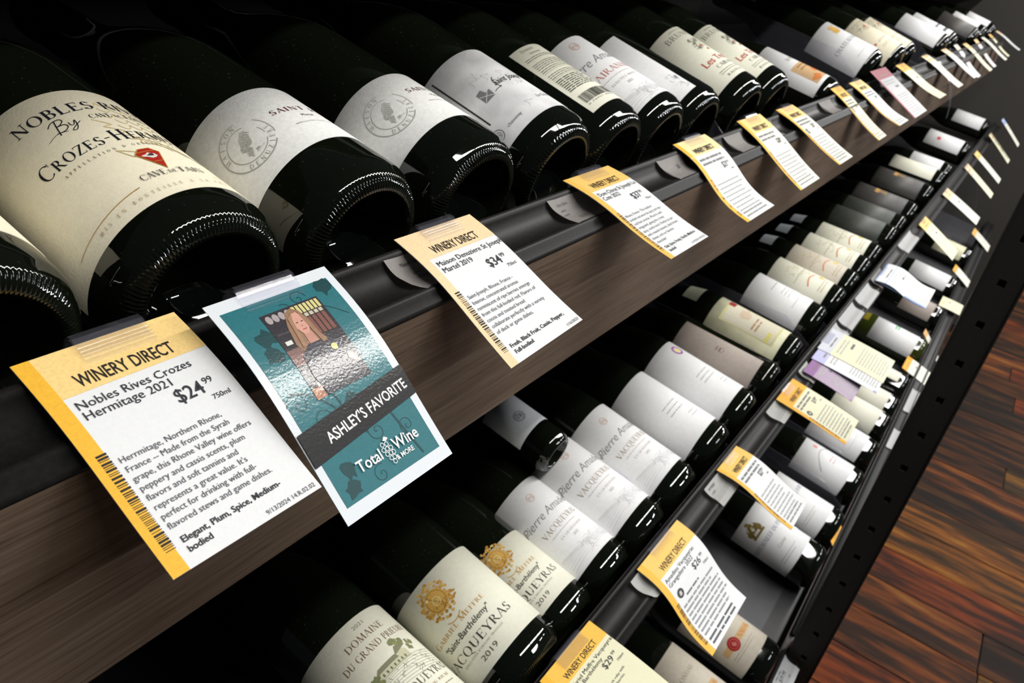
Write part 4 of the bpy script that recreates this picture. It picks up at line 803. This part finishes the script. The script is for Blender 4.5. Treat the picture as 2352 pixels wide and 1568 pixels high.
for i, (a, b, z, yb, zb, cd) in enumerate(FF):
    tag('blurred narrow card, %s of the seven past the curled clear strip' % WHO[i], a, b, (.215, z), (yb, zb), pale(((248, 210, 150), (236, 226, 206), (246, 200, 120))[i % 3], seed=20 + i), cd, .001 * (-1) ** i, .001, clip=(.3, .7), cv=None, skew=.02 * (-1) ** i)
# curled clear talker strips
def strip(label, X, y0, z0, pts, grp, w_=.022):
    o = thing('clear_talker_strip', label, 'plastic strip', (X, y0, z0 + H0), grp); bm = bmesh.new(); rows = []
    for (x, y, z) in pts: rows.append([bm.verts.new((x + q, y, z + e)) for q, e in ((0, 0), (w_, 0), (w_, .0006), (0, .0006))])
    for a, b in zip(rows, rows[1:]):
        for k in range(4): bm.faces.new((a[k], b[k], b[(k + 1) % 4], a[(k + 1) % 4]))
    bm.faces.new(rows[0][::-1]); bm.faces.new(rows[-1]); mesh_obj('strip', bm, CLEARP, o, smooth=True)
arcp = lambda n, ln, dr, sk=0: [(sk * i / n, -ln * math.sin(1.5 * i / n), -dr * (1 - math.cos(1.9 * i / n))) for i in range(n + 1)]
strip('curled clear strip without a card drooping from the top rail', 1.73, .213, -.136, arcp(14, .075, .075), 'empty clear strips')
strip('small empty clear strip hanging among the far top cards', 2.02, .213, -.136, arcp(12, .06, .03), 'empty clear strips')
strip('curled empty clear strip drooping from the middle rail', 2.78, .122, -.50, arcp(14, .085, .09), 'empty clear strips')
# middle shelf cards
M = 'price cards clipped to the middle shelf rail'
u1 = winery(['Gabriel Meffre Vacqueyras', 'Saint Barthélemy'], '29', '99', ['Rhone, France- Dark ruby with', 'aromas of spice and berries.'], [], '', stripe=YEL, head=(250, 196, 84), seed=6)
tag('cream card reading $29.99 cut by the bottom picture edge', .3474, .4194, (.1246, -.4760), (.0500, -.4860), u1, TCR, .0010, cv=5, grp=M)
u2 = winery(['Amadieu Vacqueyras', 'Grangeliere 2022'], '26', '99', [], [], '', stripe=(248, 190, 76), head=(250, 204, 110), seed=7, seal=True)
u2.textbars(16, 34, -41.5, 1, 1, 2.2, (110, 112, 116), 3); u2.textbars(8, 52, -46, 8, 3.55, 2.4, (150, 152, 155), 4); u2.textbars(8, 50, -75.5, 2, 3.4, 2.5, (90, 92, 96), 5)
tag('S-curved white card with amber header reading $26.99', .5095, .5960, (.1240, -.4895), (.0391, -.5310), u2, TW, .002, s2=.0035, cv=5, grp=M)
tag('white card with amber header hanging over the gold coat of arms bottle', .7000, .7600, (.124, -.4890), (.033, -.5130), winery([], '27', '99', [], [], '', stripe=(248, 190, 76), head=(250, 204, 110), full=False, seed=31), TW, .003, s2=.002, cv=8, grp=M)
tag('cream card with strong orange header and small seal mid-shelf', .9124, .9850, (.1235, -.4970), (.0280, -.5150), winery([], '19', '99', [], [], '', stripe=(246, 180, 60), head=(246, 178, 66), full=False, seed=32, seal=True), TCR, .001, cv=8, grp=M)
tag('pale yellow card lying over the lilac edged one', 1.1100, 1.2000, (.1235, -.498), (.0240, -.5100), pale((214, 216, 226), seed=33), TCR, .0014, cv=None, grp=M)
tag('card with lilac edge directly beneath the pale yellow one', 1.0800, 1.1600, (.1225, -.503), (.0255, -.5145), pale((196, 196, 232), seed=34, stripe=(170, 172, 224)), TW, .0012, cv=None, grp=M, clip=None)
tag('short card with purple ribbed edge below the lilac card', 1.0450, 1.1200, (.1215, -.510), (.0480, -.5240), pale((150, 110, 158), seed=35, stripe=(166, 128, 170)), mat('mauve_card', (.40, .30, .42), .5, noise=.1), .0012, cv=None, grp=M, clip=None)
tag('wavy white card with pale blue header', 1.5496, 1.675, (.1235, -.520), (.0232, -.5385), pale((164, 188, 236), seed=36, stripe=(150, 176, 232)), TW, .002, s2=.004, cv=None, grp=M)
for i, (a, b, z, yb, zb, hd, lb_) in enumerate(((2.0541, 2.15, -.533, .0235, -.579, (250, 206, 130), 'narrow cream card with amber edge beyond the pale blue card'), (2.4436, 2.54, -.533, .0134, -.575, (246, 214, 170), 'narrow card with peach top, first past the empty stretch of middle rail'), (2.9814, 3.07, -.566, .0123, -.606, (246, 214, 170), 'narrow card with peach top beside the curled clear strip on middle rail'), (3.2161, 3.31, -.556, .012, -.598, (250, 206, 130), 'far cream card with amber top above the peach ones'), (3.7447, 3.84, -.557, .0155, -.612, (246, 226, 190), 'far cream card near the rack end with brown tip'), (4.40, 4.50, -.572, .012, -.636, (170, 186, 226), 'last card of the middle shelf, bluish white'))):
    tag(lb_, a, b, (.1235, z + (.03 if i > 1 else .01)), (yb, zb), pale(hd, seed=40 + i), TCR if i % 2 == 0 else TPAL, .001, cv=None, grp=M, clip=(.3, .7) if i < 3 else None, kk=(1, 1, 1, 1, .97, .86)[i])
# bottom shelf cards
Bm = 'price cards clipped to the bottom shelf rail'
def card3(label, px_, pts, hd, cd, seed):
    tag(label, px_[0], px_[1], pts[0], pts[1], pale(hd, seed=seed), cd, .001, cv=None, grp=Bm, clip=None)
card3('steep orange-headed card hiding behind the slotted upright', (1.235, 1.30), ((-.006, -.885), (-.040, -.93)), (246, 176, 66), TCR, 51)
card3('orange-headed card leaning out below the olive bottle', (2.06, 2.15), ((.020, -.885), (-.055, -.91)), (246, 170, 60), TPAL, 52)
card3('short cream card near the upright above the thin orange card', (2.62, 2.72), ((.010, -.885), (-.055, -.892)), (236, 232, 190), TCR, 53)
card3('thin orange-edged card curling edge-on to view', (2.32, 2.36), ((.012, -.875), (-.05, -.94)), (236, 180, 120), TPAL, 54)
card3('far orange-topped card over the bottom shelf', (2.94, 3.02), ((.02, -.86), (-.045, -.90)), (246, 176, 76), TPAL, 55)
card3('farthest orange-topped card over the bottom shelf', (3.50, 3.60), ((.02, -.86), (-.06, -.91)), (246, 190, 110), TPAL, 56)
# paper labels sitting in the price rails
def rail_label(label, x0, x1, ry, rz, lines=None, grp='small paper labels in the top rail', paper=None, curlx=.012, a0=.0035, a1=.0255, lift=0):
    o = thing('rail_price_label', label, 'price label', (x0, ry, rz + H0), grp); W = x1 - x0; bm = bmesh.new(); rows = []; n, m = 8, 14
    prof = lambda a: -.0036 * math.sin(math.pi * min(1, max(0, (a - .003) / .022))) + .0008 + lift
    def PT(x, a, h): return Vector((x, -.913 * a - .407 * h, -.407 * a + .913 * h))
    for j in range(m + 1):
        u = j / m; e = max(0, 1 - u * W / curlx); ae = a1 + (a0 - a1) * .45 * e * e
        rows.append([bm.verts.new(PT(u * W, a0 + (ae - a0) * i / n, prof(a0 + (ae - a0) * i / n) + .0045 * e ** 1.4 * (.3 + .7 * i / n))) for i in range(n + 1)])
    for j in range(m):
        for i in range(n): bm.faces.new((rows[j][i], rows[j][i + 1], rows[j + 1][i + 1], rows[j + 1][i]))
    bmesh.ops.solidify(bm, geom=bm.faces[:], thickness=.0002)
    c = mesh_obj('paper', bm, paper or PWF, o, smooth=False)
    if lines:
        q = Print()
        for (s, x, y, sz) in lines: q.sans(s, x, y, sz, (64, 60, 60))
        q.build('printed_text', c, lambda u, v, l: PT(u / 1000, -v / 1000, prof(-v / 1000) + .0003 + l), cv=2)
    return o
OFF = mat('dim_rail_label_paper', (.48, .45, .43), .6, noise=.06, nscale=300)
L1 = [('Maison Denuz', 9, -8.5, 1.9), ('63-4-32', 14, -14, 1.5), ('2/7/2023', 15, -17, 1.5)]
TR_, MR_ = (.2255, -.1577), (.130, -.497)
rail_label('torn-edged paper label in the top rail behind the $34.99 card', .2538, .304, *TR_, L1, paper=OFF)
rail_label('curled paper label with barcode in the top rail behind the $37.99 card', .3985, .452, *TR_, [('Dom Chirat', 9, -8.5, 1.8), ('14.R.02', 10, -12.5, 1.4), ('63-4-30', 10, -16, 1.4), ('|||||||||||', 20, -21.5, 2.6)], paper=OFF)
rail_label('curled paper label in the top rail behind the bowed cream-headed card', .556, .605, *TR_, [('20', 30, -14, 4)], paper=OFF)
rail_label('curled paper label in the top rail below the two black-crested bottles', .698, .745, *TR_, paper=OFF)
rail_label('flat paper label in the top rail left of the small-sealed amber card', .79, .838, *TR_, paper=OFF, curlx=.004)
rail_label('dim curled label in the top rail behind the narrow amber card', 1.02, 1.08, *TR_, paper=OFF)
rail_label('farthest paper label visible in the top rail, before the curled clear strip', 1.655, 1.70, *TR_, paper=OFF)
G2 = 'small paper labels in the middle rail'
for lb_, xl, xr, cx_ in (('curled white label in the middle rail behind the $26.99 card', .500, .552, .014), ('white text label in the middle rail under the coat of arms card', .670, .722, .004), ('curled blank label under the orange-headed card mid-shelf', .872, .930, .012), ('grey text label in the middle rail beside the mauve card', 1.012, 1.055, .004)):
    rail_label(lb_, xl, xr, *MR_, [('W.VINES', 8, -12, 3), ('14.R.03', 8, -17, 2.2)] if cx_ < .01 else None, G2, PWF, curlx=cx_, a0=.006, a1=.032, lift=.002)
for lb_, xl, xr in (('lowest of the three adjoining white labels in the middle rail', 1.13, 1.225), ('middle one of the three adjoining white labels in the middle rail', 1.235, 1.335), ('highest of the three adjoining white labels in the middle rail', 1.35, 1.455), ('dim label just under the pale blue headed card', 1.475, 1.56), ('single white label on the empty stretch of middle rail', 1.735, 1.88)):
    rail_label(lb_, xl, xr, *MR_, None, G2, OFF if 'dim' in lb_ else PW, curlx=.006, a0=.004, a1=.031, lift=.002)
rail_label('white price label with bold price in the bottom rail at the lower picture edge', .872, .936, -.0150, -.893, [('Rhone Valley', 12, -9, 3), ('$39.99', 18, -17, 6), ('750ml', 36, -23, 2)], 'small paper labels in the bottom rail', TW, a0=.003, a1=.031, curlx=.005, lift=.002)
rail_label('white sliver of a label in the bottom rail just past the slotted upright', 1.66, 1.76, -.0150, -.893, None, 'small paper labels in the bottom rail', PW, a0=.010, a1=.031, curlx=.005)
rail_label('second white sliver of a label in the bottom rail past the upright', 1.86, 2.0, -.0150, -.893, None, 'small paper labels in the bottom rail', PW, a0=.010, a1=.031, curlx=.005)
